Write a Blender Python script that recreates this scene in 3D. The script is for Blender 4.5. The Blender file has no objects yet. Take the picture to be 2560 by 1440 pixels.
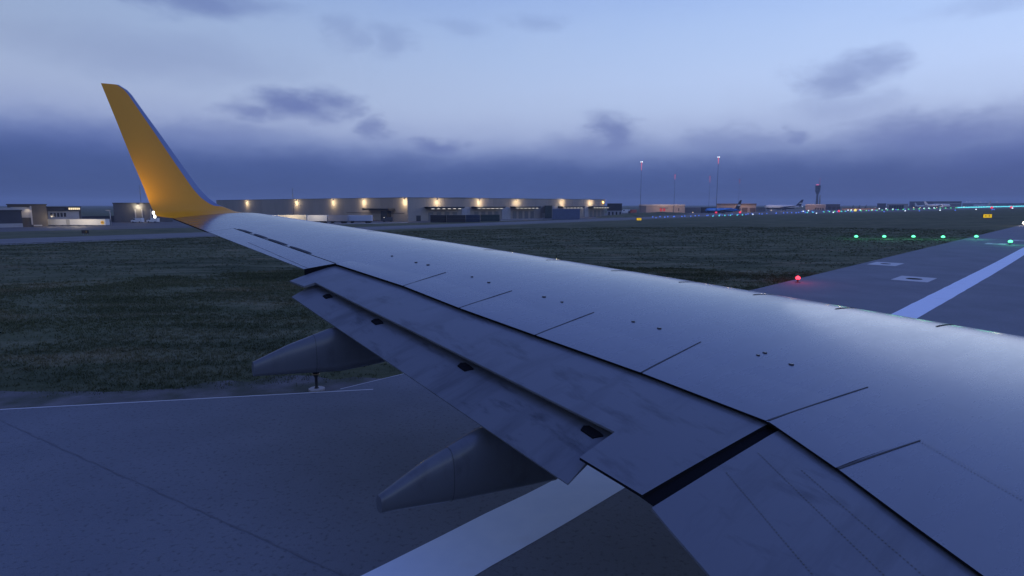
import bpy, math, random
import numpy as np
from mathutils import Vector, Matrix

R = math.radians
random.seed(7)
rng = np.random.default_rng(7)
S = bpy.context.scene
COL = S.collection

# ------------------------------------------------------------------ camera
EYE = 4.2                      # passenger eye height above the runway
FPX = 1500.0                   # focal length in pixels of a 2560 wide picture
PITCH = math.atan(208.0 / FPX)
cam_d = bpy.data.cameras.new('camera')
cam_d.sensor_width = 36.0
cam_d.lens = 36.0 * FPX / 2560.0
cam_d.clip_start = 0.05
cam_d.clip_end = 30000
cam = bpy.data.objects.new('camera', cam_d)
COL.objects.link(cam)
cam.location = (0, 0, EYE)
cam.rotation_euler = (math.pi / 2 - PITCH, 0, 0)
S.camera = cam

# ------------------------------------------------------------------ render
S.render.engine = 'CYCLES'
S.cycles.use_denoising = True
S.cycles.max_bounces = 4
S.cycles.volume_bounces = 0
S.cycles.sample_clamp_indirect = .9
S.view_settings.view_transform = 'Standard'
S.view_settings.look = 'None'
S.view_settings.exposure = 0.0
S.view_settings.gamma = 1.0
S.view_settings.use_curve_mapping = False


def lin(r, g, b):
    f = lambda c: (c / 255 / 12.92) if c <= 10.3 else ((c / 255 + .055) / 1.055) ** 2.4
    return (f(r), f(g), f(b), 1.0)


# ------------------------------------------------------------------ sky (dusk, overcast bank on the horizon)
W = bpy.data.worlds.new('World')
S.world = W
W.use_nodes = True
W.cycles.sampling_method = 'MANUAL'
W.cycles.sample_map_resolution = 512
NT = W.node_tree
NT.nodes.clear()


def wn(t, **k):
    n = NT.nodes.new(t)
    for a, b in k.items():
        setattr(n, a, b)
    return n


def wl(a, b):
    NT.links.new(a, b)


def wmath(op, a, b=None, c=None, clamp=False):
    n = wn('ShaderNodeMath', operation=op, use_clamp=clamp)
    for i, v in enumerate((a, b, c)):
        if v is None:
            continue
        if isinstance(v, (int, float)):
            n.inputs[i].default_value = v
        else:
            wl(v, n.inputs[i])
    return n.outputs[0]


tc = wn('ShaderNodeTexCoord')
sep = wn('ShaderNodeSeparateXYZ')
wl(tc.outputs['Generated'], sep.inputs[0])
DEG = 180 / math.pi
az = wmath('MULTIPLY', wmath('ARCTAN2', sep.outputs[0], sep.outputs[1]), DEG)        # degrees right of the view
el = wmath('MULTIPLY', wmath('ARCSINE', sep.outputs[2]), DEG)                        # degrees above the horizon
comb = wn('ShaderNodeCombineXYZ')
wl(az, comb.inputs[0]); wl(el, comb.inputs[1])
# ragged edges: the cloud coordinates are pushed about by noise on the direction vector
dmap = wn('ShaderNodeMapping')
dmap.inputs['Scale'].default_value = (1, 1, 2.2)
wl(tc.outputs['Generated'], dmap.inputs[0])
nz = wn('ShaderNodeTexNoise'); nz.inputs['Scale'].default_value = 9.0; nz.inputs['Detail'].default_value = 4.0; nz.inputs['Roughness'].default_value = .62
wl(dmap.outputs[0], nz.inputs['Vector'])
warp = wn('ShaderNodeVectorMath', operation='SUBTRACT'); wl(nz.outputs['Color'], warp.inputs[0]); warp.inputs[1].default_value = (.5, .5, .5)
warp2 = wn('ShaderNodeVectorMath', operation='MULTIPLY'); wl(warp.outputs[0], warp2.inputs[0]); warp2.inputs[1].default_value = (9.0, 3.4, 0)
pos = wn('ShaderNodeVectorMath', operation='ADD'); wl(comb.outputs[0], pos.inputs[0]); wl(warp2.outputs[0], pos.inputs[1])
sepw = wn('ShaderNodeSeparateXYZ'); wl(warp2.outputs[0], sepw.inputs[0])

# height ramp of the sky: cloud bank at the horizon, bright twilight band, deeper blue overhead
lift = wmath('MULTIPLY', wmath('SMOOTH_MAX', wmath('MULTIPLY', wmath('ADD', az, 10.0), -.05), 0.0, .4), 1.0)   # the bank stands higher towards the left
els = wmath('SUBTRACT', wmath('ADD', el, wmath('MULTIPLY', sepw.outputs[1], .55)), lift)
t = wmath('DIVIDE', els, 90.0, clamp=True)
ramp = wn('ShaderNodeValToRGB')
rp = ramp.color_ramp
rp.interpolation = 'B_SPLINE'
stops = [(0, (62, 79, 127)), (1.4, (67, 86, 138)), (2.8, (72, 92, 147)), (3.8, (94, 113, 167)), (4.8, (128, 146, 195)), (6.2, (167, 182, 220)),
         (8.6, (184, 201, 234)), (14, (171, 195, 235)), (18, (157, 184, 232)), (24, (128, 157, 224)), (32, (100, 128, 211)), (90, (84, 107, 199))]
while len(rp.elements) < len(stops):
    rp.elements.new(.5)
for e, (d, c) in zip(rp.elements, stops):
    e.position = d / 90.0
    e.color = lin(*c)
wl(t, ramp.inputs[0])
# brighter towards the place where the sun went down (right of the view), duller to the left
glow = wmath('COSINE', wmath('MULTIPLY', wmath('SUBTRACT', az, 85.0), 1 / DEG))
gfac = wmath('MULTIPLY_ADD', glow, .36, 1.0)
up_w = wmath('MULTIPLY_ADD', wmath('SUBTRACT', els, 4.5), .16, 0.0, clamp=True)
gmix = wmath('MULTIPLY_ADD', wmath('SUBTRACT', gfac, 1.0), up_w, 1.0)
base = wn('ShaderNodeVectorMath', operation='SCALE'); wl(ramp.outputs[0], base.inputs[0]); wl(gmix, base.inputs[3])


def px_dir(u, v):
    dx = (u - 1280) / FPX
    w = (720 - v) / FPX
    dy = math.cos(PITCH) + w * math.sin(PITCH)
    dz = -math.sin(PITCH) + w * math.cos(PITCH)
    return dx, dy, dz


def azel(u, v):
    x, y, z = px_dir(u, v)
    return math.degrees(math.atan2(x, y)), math.degrees(math.atan2(z, math.hypot(x, y)))


# separate dusky clouds drifting in front of the bright band: azimuth, elevation, half widths, strength
clouds = [(500, 0, 250, 46, .55), (400, 140, 380, 80, .22), (755, 262, 130, 50, .72), (640, 278, 90, 34, .55), (850, 284, 80, 20, .40),
          (930, 325, 56, 34, .50), (1105, 367, 90, 28, .50), (860, 92, 80, 58, .26), (980, 100, 84, 50, .28), (1145, 60, 80, 30, .20),
          (1345, 72, 110, 34, .24), (1535, 328, 92, 62, .62), (1500, 360, 150, 40, .35), (2075, 200, 105, 56, .50), (2160, 165, 95, 44, .46), (2110, 262, 190, 44, .26),
          (1975, 334, 46, 24, .42), (2330, 326, 200, 52, .55), (2560, 330, 130, 90, .40), (2240, 242, 40, 22, .2), (250, 330, 260, 60, .30),
          (560, 330, 200, 40, .3), (2480, 5, 160, 34, .22), (1820, 350, 170, 34, .3)]
acc = None
for (u, v, w, h, st) in clouds:
    a0, e0 = azel(u, v)
    sw, sh = w / FPX * DEG * .95, h / FPX * DEG * .95
    d1 = wn('ShaderNodeVectorMath', operation='SUBTRACT'); wl(pos.outputs[0], d1.inputs[0]); d1.inputs[1].default_value = (a0, e0, 0)
    d2 = wn('ShaderNodeVectorMath', operation='MULTIPLY'); wl(d1.outputs[0], d2.inputs[0]); d2.inputs[1].default_value = (1 / sw, 1 / sh, 0)
    d3 = wn('ShaderNodeVectorMath', operation='LENGTH'); wl(d2.outputs[0], d3.inputs[0])
    mr = wn('ShaderNodeMapRange', interpolation_type='SMOOTHSTEP')
    wl(d3.outputs['Value'], mr.inputs[0])
    mr.inputs[1].default_value = 1.25; mr.inputs[2].default_value = .1; mr.inputs[3].default_value = 0; mr.inputs[4].default_value = min(.9, st * 1.05)
    acc = mr.outputs[0] if acc is None else wmath('SMOOTH_MAX', acc, mr.outputs[0], .08)
# thin streaky veil over the whole dome
nv = wn('ShaderNodeTexNoise'); nv.inputs['Scale'].default_value = 3.2; nv.inputs['Detail'].default_value = 3.0
vm = wn('ShaderNodeMapping'); vm.inputs['Scale'].default_value = (1, 1, 4.5); wl(tc.outputs['Generated'], vm.inputs[0]); wl(vm.outputs[0], nv.inputs['Vector'])
veil = wn('ShaderNodeMapRange', interpolation_type='SMOOTHSTEP'); wl(nv.outputs[0], veil.inputs[0])
veil.inputs[1].default_value = .44; veil.inputs[2].default_value = .72; veil.inputs[3].default_value = 0; veil.inputs[4].default_value = .05
acc = wmath('MAXIMUM', acc, veil.outputs[0])
cl = wn('ShaderNodeMix', data_type='RGBA')
wl(acc, cl.inputs[0]); wl(base.outputs[0], cl.inputs[6]); cl.inputs[7].default_value = lin(80, 98, 165)
# physical twilight sky adds a little colour of its own
SUN_AZ, SUN_EL = 40.0, 1.5
sky = wn('ShaderNodeTexSky', sky_type='NISHITA')
sky.sun_disc = False
sky.sun_elevation = R(SUN_EL)
sky.sun_rotation = R(SUN_AZ)
sky.altitude = 100
sky.dust_density = 1.0
bgn = wn('ShaderNodeBackground'); wl(sky.outputs[0], bgn.inputs[0]); bgn.inputs[1].default_value = 0.0004
bgc = wn('ShaderNodeBackground'); wl(cl.outputs[2], bgc.inputs[0]); bgc.inputs[1].default_value = 1.0
add = wn('ShaderNodeAddShader'); wl(bgn.outputs[0], add.inputs[0]); wl(bgc.outputs[0], add.inputs[1])
out = wn('ShaderNodeOutputWorld'); wl(add.outputs[0], out.inputs[0])

# what is left of the sun: a very weak, very soft light from beyond the cloud
sun_d = bpy.data.lights.new('sun', 'SUN')
sun_d.energy = 0.06
sun_d.angle = R(25)
sun_d.color = (.8, .86, 1.0)
sun = bpy.data.objects.new('sun', sun_d)
COL.objects.link(sun)
sd = Vector((math.sin(R(SUN_AZ)) * math.cos(R(12)), math.cos(R(SUN_AZ)) * math.cos(R(12)), math.sin(R(12))))
sun.rotation_euler = (-sd).to_track_quat('-Z', 'Y').to_euler()

# ------------------------------------------------------------------ materials
MATS = {}


def principled(name, col, rough=.6, metal=0.0, spec=.5, emit=None, estr=0.0):
    if name in MATS:
        return MATS[name]
    m = bpy.data.materials.new(name)
    m.use_nodes = True
    b = m.node_tree.nodes['Principled BSDF']
    b.inputs['Base Color'].default_value = (*col[:3], 1)
    b.inputs['Roughness'].default_value = rough
    b.inputs['Metallic'].default_value = metal
    b.inputs['Specular IOR Level'].default_value = spec
    if emit:
        b.inputs['Emission Color'].default_value = (*emit[:3], 1)
        b.inputs['Emission Strength'].default_value = estr
    MATS[name] = m
    return m


def noisy(name, c1, c2, scale=3.0, rough=.7, stretch=(1, 1, 1), detail=6.0, lo=.35, hi=.7, bump=0.0, bscale=None, spec=.5, coord='Object', rvar=.0, third=None):
    """two-tone procedural surface with optional relief"""
    if name in MATS:
        return MATS[name]
    m = bpy.data.materials.new(name)
    m.use_nodes = True
    n = m.node_tree
    b = n.nodes['Principled BSDF']
    tcn = n.nodes.new('ShaderNodeTexCoord')
    mp = n.nodes.new('ShaderNodeMapping'); mp.inputs['Scale'].default_value = stretch
    n.links.new(tcn.outputs[coord], mp.inputs[0])
    nt = n.nodes.new('ShaderNodeTexNoise'); nt.inputs['Scale'].default_value = scale; nt.inputs['Detail'].default_value = detail; nt.inputs['Roughness'].default_value = .6
    n.links.new(mp.outputs[0], nt.inputs['Vector'])
    mr = n.nodes.new('ShaderNodeMapRange'); mr.inputs[1].default_value = lo; mr.inputs[2].default_value = hi
    n.links.new(nt.outputs[0], mr.inputs[0])
    mx = n.nodes.new('ShaderNodeMix'); mx.data_type = 'RGBA'
    n.links.new(mr.outputs[0], mx.inputs[0])
    mx.inputs[6].default_value = (*c1[:3], 1); mx.inputs[7].default_value = (*c2[:3], 1)
    colout = mx.outputs[2]
    if third:
        c3, s3, l3, h3, f3 = third
        n3 = n.nodes.new('ShaderNodeTexNoise'); n3.inputs['Scale'].default_value = s3; n3.inputs['Detail'].default_value = 4
        n.links.new(tcn.outputs[coord], n3.inputs['Vector'])
        m3 = n.nodes.new('ShaderNodeMapRange'); m3.inputs[1].default_value = l3; m3.inputs[2].default_value = h3; m3.inputs[4].default_value = f3
        n.links.new(n3.outputs[0], m3.inputs[0])
        x3 = n.nodes.new('ShaderNodeMix'); x3.data_type = 'RGBA'
        n.links.new(m3.outputs[0], x3.inputs[0]); n.links.new(colout, x3.inputs[6]); x3.inputs[7].default_value = (*c3[:3], 1)
        colout = x3.outputs[2]
    n.links.new(colout, b.inputs['Base Color'])
    b.inputs['Roughness'].default_value = rough
    b.inputs['Specular IOR Level'].default_value = spec
    if rvar:
        rr = n.nodes.new('ShaderNodeMapRange'); rr.inputs[3].default_value = rough - rvar; rr.inputs[4].default_value = rough + rvar
        n.links.new(nt.outputs[0], rr.inputs[0]); n.links.new(rr.outputs[0], b.inputs['Roughness'])
    if bump:
        nb = n.nodes.new('ShaderNodeTexNoise'); nb.inputs['Scale'].default_value = bscale or scale * 4; nb.inputs['Detail'].default_value = 4
        n.links.new(mp.outputs[0], nb.inputs['Vector'])
        bp = n.nodes.new('ShaderNodeBump'); bp.inputs['Strength'].default_value = bump; bp.inputs['Distance'].default_value = .03
        n.links.new(nb.outputs[0], bp.inputs['Height']); n.links.new(bp.outputs[0], b.inputs['Normal'])
    MATS[name] = m
    return m


def emitter(name, col, strength):
    return principled(name, tuple(c * .3 for c in col), .4, emit=col, estr=strength)


# ------------------------------------------------------------------ object helpers
def tag(o, label=None, cat=None, group=None, kind=None):
    for k, v in (('label', label), ('category', cat), ('group', group), ('kind', kind)):
        if v:
            o[k] = v
    return o


def thing(name, label, cat, loc=(0, 0, 0), rz=0.0, group=None):
    o = bpy.data.objects.new(name, None)
    COL.objects.link(o)
    o.empty_display_size = .3
    o.location = loc
    o.rotation_euler = (0, 0, rz)
    return tag(o, label, cat, group)


class MB:
    def __init__(s):
        s.v, s.f, s.m, s.sm = [], [], [], []

    def add(s, vs, fs, mi=0, smooth=False):
        k = len(s.v)
        s.v += [tuple(p) for p in vs]
        s.f += [tuple(i + k for i in f) for f in fs]
        s.m += [mi] * len(fs); s.sm += [smooth] * len(fs)
        return s

    def box(s, x0, x1, y0, y1, z0, z1, mi=0):
        v = [(x, y, z) for z in (z0, z1) for y in (y0, y1) for x in (x0, x1)]
        return s.add(v, [(0, 2, 3, 1), (4, 5, 7, 6), (0, 1, 5, 4), (2, 6, 7, 3), (0, 4, 6, 2), (1, 3, 7, 5)], mi)

    def prism(s, poly, y0, y1, mi=0):
        """polygon in x,z swept along y"""
        n = len(poly)
        v = [(x, y0, z) for x, z in poly] + [(x, y1, z) for x, z in poly]
        f = [tuple(range(n)), tuple(range(2 * n - 1, n - 1, -1))] + [((i + 1) % n, i, n + i, n + (i + 1) % n) for i in range(n)]
        return s.add(v, f, mi)

    def lathe(s, prof, n=12, c=(0, 0, 0), axis='z', mi=0, smooth=True, sx=1.0):
        v, f = [], []
        for r, h in prof:
            for i in range(n):
                a = 2 * math.pi * i / n
                p = (r * math.cos(a) * sx, r * math.sin(a), h)
                if axis == 'x':
                    p = (h, r * math.cos(a) * sx, r * math.sin(a))
                v.append((p[0] + c[0], p[1] + c[1], p[2] + c[2]))
        k = len(prof)
        for j in range(k - 1):
            for i in range(n):
                f.append((j * n + i, j * n + (i + 1) % n, (j + 1) * n + (i + 1) % n, (j + 1) * n + i))
        f.append(tuple(range(n - 1, -1, -1)))
        f.append(tuple((k - 1) * n + i for i in range(n)))
        return s.add(v, f, mi, smooth)

    def tube(s, a, b, r0, r1=None, n=6, mi=0):
        a, b = Vector(a), Vector(b)
        r1 = r0 if r1 is None else r1
        d = (b - a).normalized()
        x = d.orthogonal().normalized(); y = d.cross(x)
        v = []
        for p, r in ((a, r0), (b, r1)):
            for i in range(n):
                t_ = 2 * math.pi * i / n
                v.append(tuple(p + x * r * math.cos(t_) + y * r * math.sin(t_)))
        f = [(i, (i + 1) % n, n + (i + 1) % n, n + i) for i in range(n)] + [tuple(range(n - 1, -1, -1)), tuple(range(n, 2 * n))]
        return s.add(v, f, mi, True)

    def mesh(s, name, mats):
        me = bpy.data.meshes.new(name)
        me.from_pydata(s.v, [], s.f)
        for m in (mats if isinstance(mats, (list, tuple)) else [mats]):
            me.materials.append(m)
        me.polygons.foreach_set('material_index', s.m)
        me.polygons.foreach_set('use_smooth', s.sm)
        me.update()
        return me

    def build(s, name, mats, parent=None):
        return link(name, s.mesh(name, mats), parent)


def link(name, me, parent=None, loc=None, rz=None):
    o = bpy.data.objects.new(name, me)
    COL.objects.link(o)
    if parent is not None:
        o.parent = parent
    if loc is not None:
        o.location = loc
    if rz is not None:
        o.rotation_euler = (0, 0, rz)
    return o


def lamp(name, parent, loc, col, power, radius=.1, spot=None, aim=(0, 0, -1)):
    d = bpy.data.lights.new(name, 'SPOT' if spot else 'POINT')
    d.energy = power; d.color = col; d.shadow_soft_size = radius
    if spot:
        d.spot_size = R(spot); d.spot_blend = .8
    o = bpy.data.objects.new(name, d)
    COL.objects.link(o)
    o.parent = parent
    o.location = loc
    o.rotation_euler = Vector(aim).to_track_quat('-Z', 'Y').to_euler()
    return o


# ------------------------------------------------------------------ lie of the land
RD = Vector((math.sin(R(44.4)), math.cos(R(44.4))))       # runway direction
RL = Vector((-RD.y, RD.x))                                # to the left of the runway
E0 = Vector((-4.17, 13.14))                               # a point on the left pavement edge


def off(x, y):
    return (x - E0.x) * RL.x + (y - E0.y) * RL.y


def terr_p(p):
    t_ = min(max((p - 15.0) / 215.0, 0), 1)
    return -4.2 * t_ * t_ * (3 - 2 * t_) - (.05 if p < 400 else .05)


def terr(x, y):
    return terr_p(off(x, y))


def ground_at(u, v):
    """where a sight line (given as picture coordinates) meets the ground"""
    dx, dy, dz = px_dir(u, v)
    a, b = 2.0, 12000.0
    prev = a
    tt = a
    while tt < b:
        if EYE + dz * tt < terr(dx * tt, dy * tt):
            lo, hi = prev, tt
            for _ in range(40):
                mid = (lo + hi) / 2
                if EYE + dz * mid < terr(dx * mid, dy * mid):
                    hi = mid
                else:
                    lo = mid
            return Vector((dx * hi, dy * hi, terr(dx * hi, dy * hi)))
        prev = tt
        tt *= 1.01
    return Vector((dx * b, dy * b, terr(dx * b, dy * b)))


def at_depth(u, v, Y):
    dx, dy, dz = px_dir(u, v)
    k = Y / dy
    return Vector((dx * k, Y, EYE + dz * k))


def rw(a, p, z=0.0):
    """runway coordinates: a metres along, p metres left of the pavement edge"""
    q = E0 + RD * a + RL * p
    return (q.x, q.y, z)


# grass field: one sheet to the horizon
def ground_mat():
    m = bpy.data.materials.new('field_grass')
    m.use_nodes = True
    n = m.node_tree
    b = n.nodes['Principled BSDF']
    tcn = n.nodes.new('ShaderNodeTexCoord')
    def noise(s, det, st=(1, 1, 1), rot=0):
        mp = n.nodes.new('ShaderNodeMapping'); mp.inputs['Scale'].default_value = st; mp.inputs['Rotation'].default_value = (0, 0, rot)
        n.links.new(tcn.outputs['Object'], mp.inputs[0])
        t_ = n.nodes.new('ShaderNodeTexNoise'); t_.inputs['Scale'].default_value = s; t_.inputs['Detail'].default_value = det; t_.inputs['Roughness'].default_value = .62
        n.links.new(mp.outputs[0], t_.inputs['Vector'])
        return t_.outputs[0]
    def rng_(x, a, b_, c=0, d=1):
        r = n.nodes.new('ShaderNodeMapRange'); n.links.new(x, r.inputs[0])
        for i, k in enumerate((a, b_, c, d)):
            r.inputs[i + 1].default_value = k
        return r.outputs[0]
    def mix(f, a, b_):
        x = n.nodes.new('ShaderNodeMix'); x.data_type = 'RGBA'
        n.links.new(f, x.inputs[0])
        for i, k in ((6, a), (7, b_)):
            if isinstance(k, tuple):
                x.inputs[i].default_value = (*k, 1)
            else:
                n.links.new(k, x.inputs[i])
        return x.outputs[2]
    big = rng_(noise(.075, 6, (.6, 1.6, 1), R(8)), .40, .62)
    mid = rng_(noise(.32, 7, (.5, 2.2, 1), R(8)), .47, .66)
    fine = rng_(noise(6.0, 5), .3, .72)
    c = mix(big, (.040, .054, .026), (.110, .120, .058))
    c = mix(mid, c, (.205, .200, .118))
    far_ = rng_(noise(.022, 6, (.5, 2.2, 1), R(-12)), .42, .64, 0, .75)
    c = mix(far_, c, (.140, .146, .078))
    dry = rng_(noise(.17, 4, (1, 1.8, 1), R(30)), .56, .74, 0, .7)
    c = mix(dry, c, (.30, .24, .14))
    c = mix(rng_(fine, 0, 1, .25, 0), c, (.034, .042, .016))
    n.links.new(c, b.inputs['Base Color'])
    b.inputs['Roughness'].default_value = .95
    b.inputs['Specular IOR Level'].default_value = .1
    bp = n.nodes.new('ShaderNodeBump'); bp.inputs['Strength'].default_value = .5; bp.inputs['Distance'].default_value = .08
    n.links.new(fine, bp.inputs['Height']); n.links.new(bp.outputs[0], b.inputs['Normal'])
    return m


FIELD = ground_mat()
aa = np.r_[np.linspace(-1500, -200, 6), np.linspace(-150, 600, 40), np.linspace(700, 7000, 24)]
pp = np.r_[np.linspace(-1500, -100, 6), -40, -5, 0, np.linspace(10, 260, 40), np.linspace(300, 7000, 16)]
gv, gf = [], []
for a in aa:
    for p in pp:
        q = rw(a, p)
        gv.append((q[0], q[1], terr_p(p) if p >= 0 else -.05))
npn = len(pp)
for i in range(len(aa) - 1):
    for j in range(npn - 1):
        gf.append((i * npn + j, (i + 1) * npn + j, (i + 1) * npn + j + 1, i * npn + j + 1))
g = MB().add(gv, gf, 0, True)
ground = tag(g.build('ground', FIELD), kind='structure')

# runway and the turning pad it widens into
ASPH = noisy('runway_asphalt', (.150, .160, .182), (.195, .205, .228), .35, .82, bump=.5, bscale=45, spec=.35,
             third=((.085, .09, .10), 15.0, .56, .70, .75))
L2 = Vector((8.44, 1.56)).normalized()                    # direction of the rear pavement edge
L2n = Vector((-L2.y, L2.x))
padA = E0 - L2 * 70
far_l, far_r = rw(4200, 0), rw(4200, -47)
pts2 = [padA, E0, Vector(far_l[:2]), Vector(far_r[:2]), Vector(rw(-160, -47)[:2]), Vector(rw(-160, 40)[:2])]
mb = MB().add([(p.x, p.y, 0.0) for p in pts2] + [(p.x, p.y, -.3) for p in pts2],
              [(0, 5, 4, 3, 2, 1)] + [(i, (i + 1) % 6, 6 + (i + 1) % 6, 6 + i) for i in range(6)])
# split the surface into a triangle fan so that the long sheet stays planar
runway = tag(mb.build('runway', ASPH), kind='structure')

PAINT = noisy('white_runway_paint', (.74, .80, .90), (.80, .85, .93), 2.2, .7, third=((.55, .58, .64), 1.1, .58, .75, .4), bump=.15, bscale=60)
LINE = noisy('thin_edge_paint', (.62, .60, .60), (.74, .72, .72), 3.0, .7)


def strip(name, pts, w, z, mat, parent=None, wob=0.0):
    """flat ribbon along a polyline"""
    v, f = [], []
    for i, p in enumerate(pts):
        p = Vector(p[:2])
        d = (Vector(pts[min(i + 1, len(pts) - 1)][:2]) - Vector(pts[max(i - 1, 0)][:2])).normalized()
        nn = Vector((-d.y, d.x))
        for s_ in (-1, 1):
            q = p + nn * s_ * (w / 2 + random.uniform(-wob, wob))
            v.append((q.x, q.y, z))
        if i:
            k = 2 * i
            f.append((k - 2, k - 1, k + 1, k))
    return MB().add(v, f).build(name, mat, parent)


# broad side stripe of the runway
side = [rw(a, float(np.interp(a, [0, 10, 45], [-6.98, -7.05, -7.25]))) for a in np.r_[np.arange(-30, 40, .8), np.arange(42, 400, 8), 1000, 3000]]
strip('side_stripe', side, .93, .004, PAINT, runway, .014)
# thin pale lines on the pavement edges
strip('edge_line', [E0 - L2 * a for a in np.arange(60, -1.95, -1.0)], .045, .006, LINE, runway, .004)
strip('edge_line', [rw(a, -.02) for a in np.arange(.3, 14, 1.0)], .03, .008, LINE, runway, .003)
# tar seam
TAR = noisy('tar_seam', (.105, .11, .125), (.17, .175, .195), 5.0, .8)
sA, sB = Vector((-11.5, 12.2)), Vector((-1.2, 5.9))
strip('tar_seam', [sA + (sB - sA) * (i / 60) + Vector((random.uniform(-.012, .012), random.uniform(-.012, .012))) for i in range(61)], .020, .005, TAR, runway, .010)
sA, sB = sA - RL * 7 , sB - RL * 7
strip('tar_seam', [rw(a, -19.0 + random.uniform(-.03, .03)) for a in np.arange(-20, 200, 1.0)], .05, .005, TAR, runway, .015)

# gritty shoulder between pavement and grass
def shoulder_mat():
    m = noisy('gritty_shoulder', (.10, .095, .10), (.165, .155, .155), 1.6, .95, bump=.6, bscale=30, third=((.05, .058, .034), .9, .42, .62, .9))
    return m
SHO = shoulder_mat()
v, f = [], []
ks = np.arange(62, -6.5, -.5)
for i, k in enumerate(ks):
    w1 = 1.25 + .28 * math.sin(k * 1.1) + random.uniform(-.22, .22)
    for d in (-.05, w1):
        q = E0 - L2 * k + L2n * d
        v.append((q.x, q.y, -.004 - (.03 if d > 0 else 0)))
    if i:
        f.append((2 * i - 2, 2 * i, 2 * i + 1, 2 * i - 1))
tag(MB().add(v, f).build('shoulder', SHO), kind='structure')

# ------------------------------------------------------------------ parallel taxiway and aprons beyond the grass
CONC = noisy('taxiway_concrete', (.095, .096, .10), (.14, .14, .145), .08, .8, stretch=(1, 1, 1), third=((.2, .2, .2), .6, .5, .8, .5))


def band(name, low, upp, mat, lift=.03, n=40):
    """paved band lying on the land between two straight ground lines"""
    v, f = [], []
    for i in range(n + 1):
        t_ = i / n
        for A, B in (low, upp):
            for_ = A.lerp(B, t_)
            v.append((for_.x, for_.y, 0))
    v2 = []
    for x, y, _ in v:
        v2.append((x, y, terr(x, y) + lift))
    for i in range(n):
        f.append((2 * i, 2 * i + 2, 2 * i + 3, 2 * i + 1))
    return tag(MB().add(v2, f).build(name, mat), kind='structure')


def ext(A, B, t0, t1):
    return A.lerp(B, t0), A.lerp(B, t1)


band('taxiway', ext(ground_at(0, 611), ground_at(1550, 550), -.35, 2.6), ext(ground_at(0, 598), ground_at(1550, 545), -.35, 2.6), CONC, n=60)
tA, tB = ground_at(0, 613.5), ground_at(1550, 551)
strip_pts = [tA.lerp(tB, t_) for t_ in np.linspace(-.3, 2, 60)]
v, f = [], []
for i, p in enumerate(strip_pts):
    for d in (0, .7):
        v.append((p.x - d * .5, p.y + d, terr(p.x, p.y + d) + .06))
    if i:
        f.append((2 * i - 2, 2 * i, 2 * i + 1, 2 * i - 1))
MB().add(v, f).build('edge_line', LINE, bpy.data.objects['taxiway'])
APR = noisy('apron_concrete', (.055, .055, .058), (.085, .085, .09), .05, .8)
# cargo apron in front of the sheds and the wide apron far right
band('apron', ext(ground_at(-60, 581), ground_at(1540, 545.5), -.2, 1.0), (Vector((-420, 420, 0)), Vector((160, 640, 0))), APR, .02)
band('far_apron', (ground_at(1560, 541), ground_at(2700, 522)), (Vector((350, 1050, 0)), Vector((3600, 3000, 0))), APR, .02)
KERB = principled('pale_kerb', (.62, .60, .57), .8)


def kerb(u0, v0, u1, v1, w=.5, h=.14, name='kerb', mat=KERB):
    A, B = ground_at(u0, v0), ground_at(u1, v1)
    v, f = [], []
    n = 12
    for i in range(n + 1):
        p = A.lerp(B, i / n)
        z = terr(p.x, p.y)
        for dy, dz in ((0, -.1), (0, h), (w, h), (w, -.1)):
            v.append((p.x, p.y + dy, z + dz + .03))
        if i:
            k = 4 * i
            for j in range(3):
                f.append((k - 4 + j, k + j, k + j + 1, k - 3 + j))
    f.append((0, 1, 2, 3)); f.append(tuple(4 * n + q for q in (3, 2, 1, 0)))
    return tag(MB().add(v, f).build(name, mat), kind='structure')


kerb(700, 562.5, 1018, 557.2, .8)
kerb(1252, 551.5, 1390, 547.8, .7)
kerb(1252, 548.5, 1372, 545.6, .5)

# ------------------------------------------------------------------ the aircraft wing
# aircraft frame: x forward, y left, z up; 'aft' distances are -x
HEAD = 51.4                     # aircraft heading right of the view
fwd = Vector((math.sin(R(HEAD)), math.cos(R(HEAD))))
lft = Vector((-fwd.y, fwd.x))
o2 = fwd * 12.74 - lft * 1.45
wing = thing('airliner_wing', 'grey airliner wing with upturned yellow winglet reaching over the runway edge', 'airplane wing', (o2.x, o2.y, 0), R(90 - HEAD))

zp = lambda y: 3.92 - .1459 * (16.06 - y)
LEf = lambda y: -.9 + .56 * y + .005 * (y - 9) ** 2
TEf = lambda y: 7.2668 + .19258 * y


def pr(s):
    if s <= 1:
        s = max(s, 0)
        return .5 * (.2969 * math.sqrt(s) - .126 * s - .3516 * s * s + .2843 * s ** 3 - .1036 * s ** 4)
    return .5 * (.2969 - .126 - .3516 + .2843 - .1036) - .11 * (s - 1)


def U(x, y):
    c = TEf(y) - LEf(y)
    return zp(y) + c * pr((x - LEf(y)) / c)


HY = [0.0, 2.334, 2.794, 3.403, 4.1, 5.432, 6.839, 8.123, 9.349, 10.98]
HX = [9.05, 8.198, 8.039, 7.81, 7.599, 7.791, 8.066, 8.31, 8.486, 8.862]
Hf = lambda y: float(np.interp(y, HY, HX))
FF = lambda y: 9.385 + (y - 10.519) / (5.006 - 10.519) * (8.697 - 9.385)


def F1(x, y):
    d = x - Hf(y)
    z = U(Hf(y), y) - .032 - .15 * d - .05 * d * d
    if d < .12:
        z -= .28 * (.12 - d) ** 2
    return z


def F2(x, y):
    d = x - FF(y)
    z = F1(FF(y), y) - .09 - .28 * d - .06 * d * d
    if d < .08:
        z -= 1.0 * (.08 - d) ** 2
    return z


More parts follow.
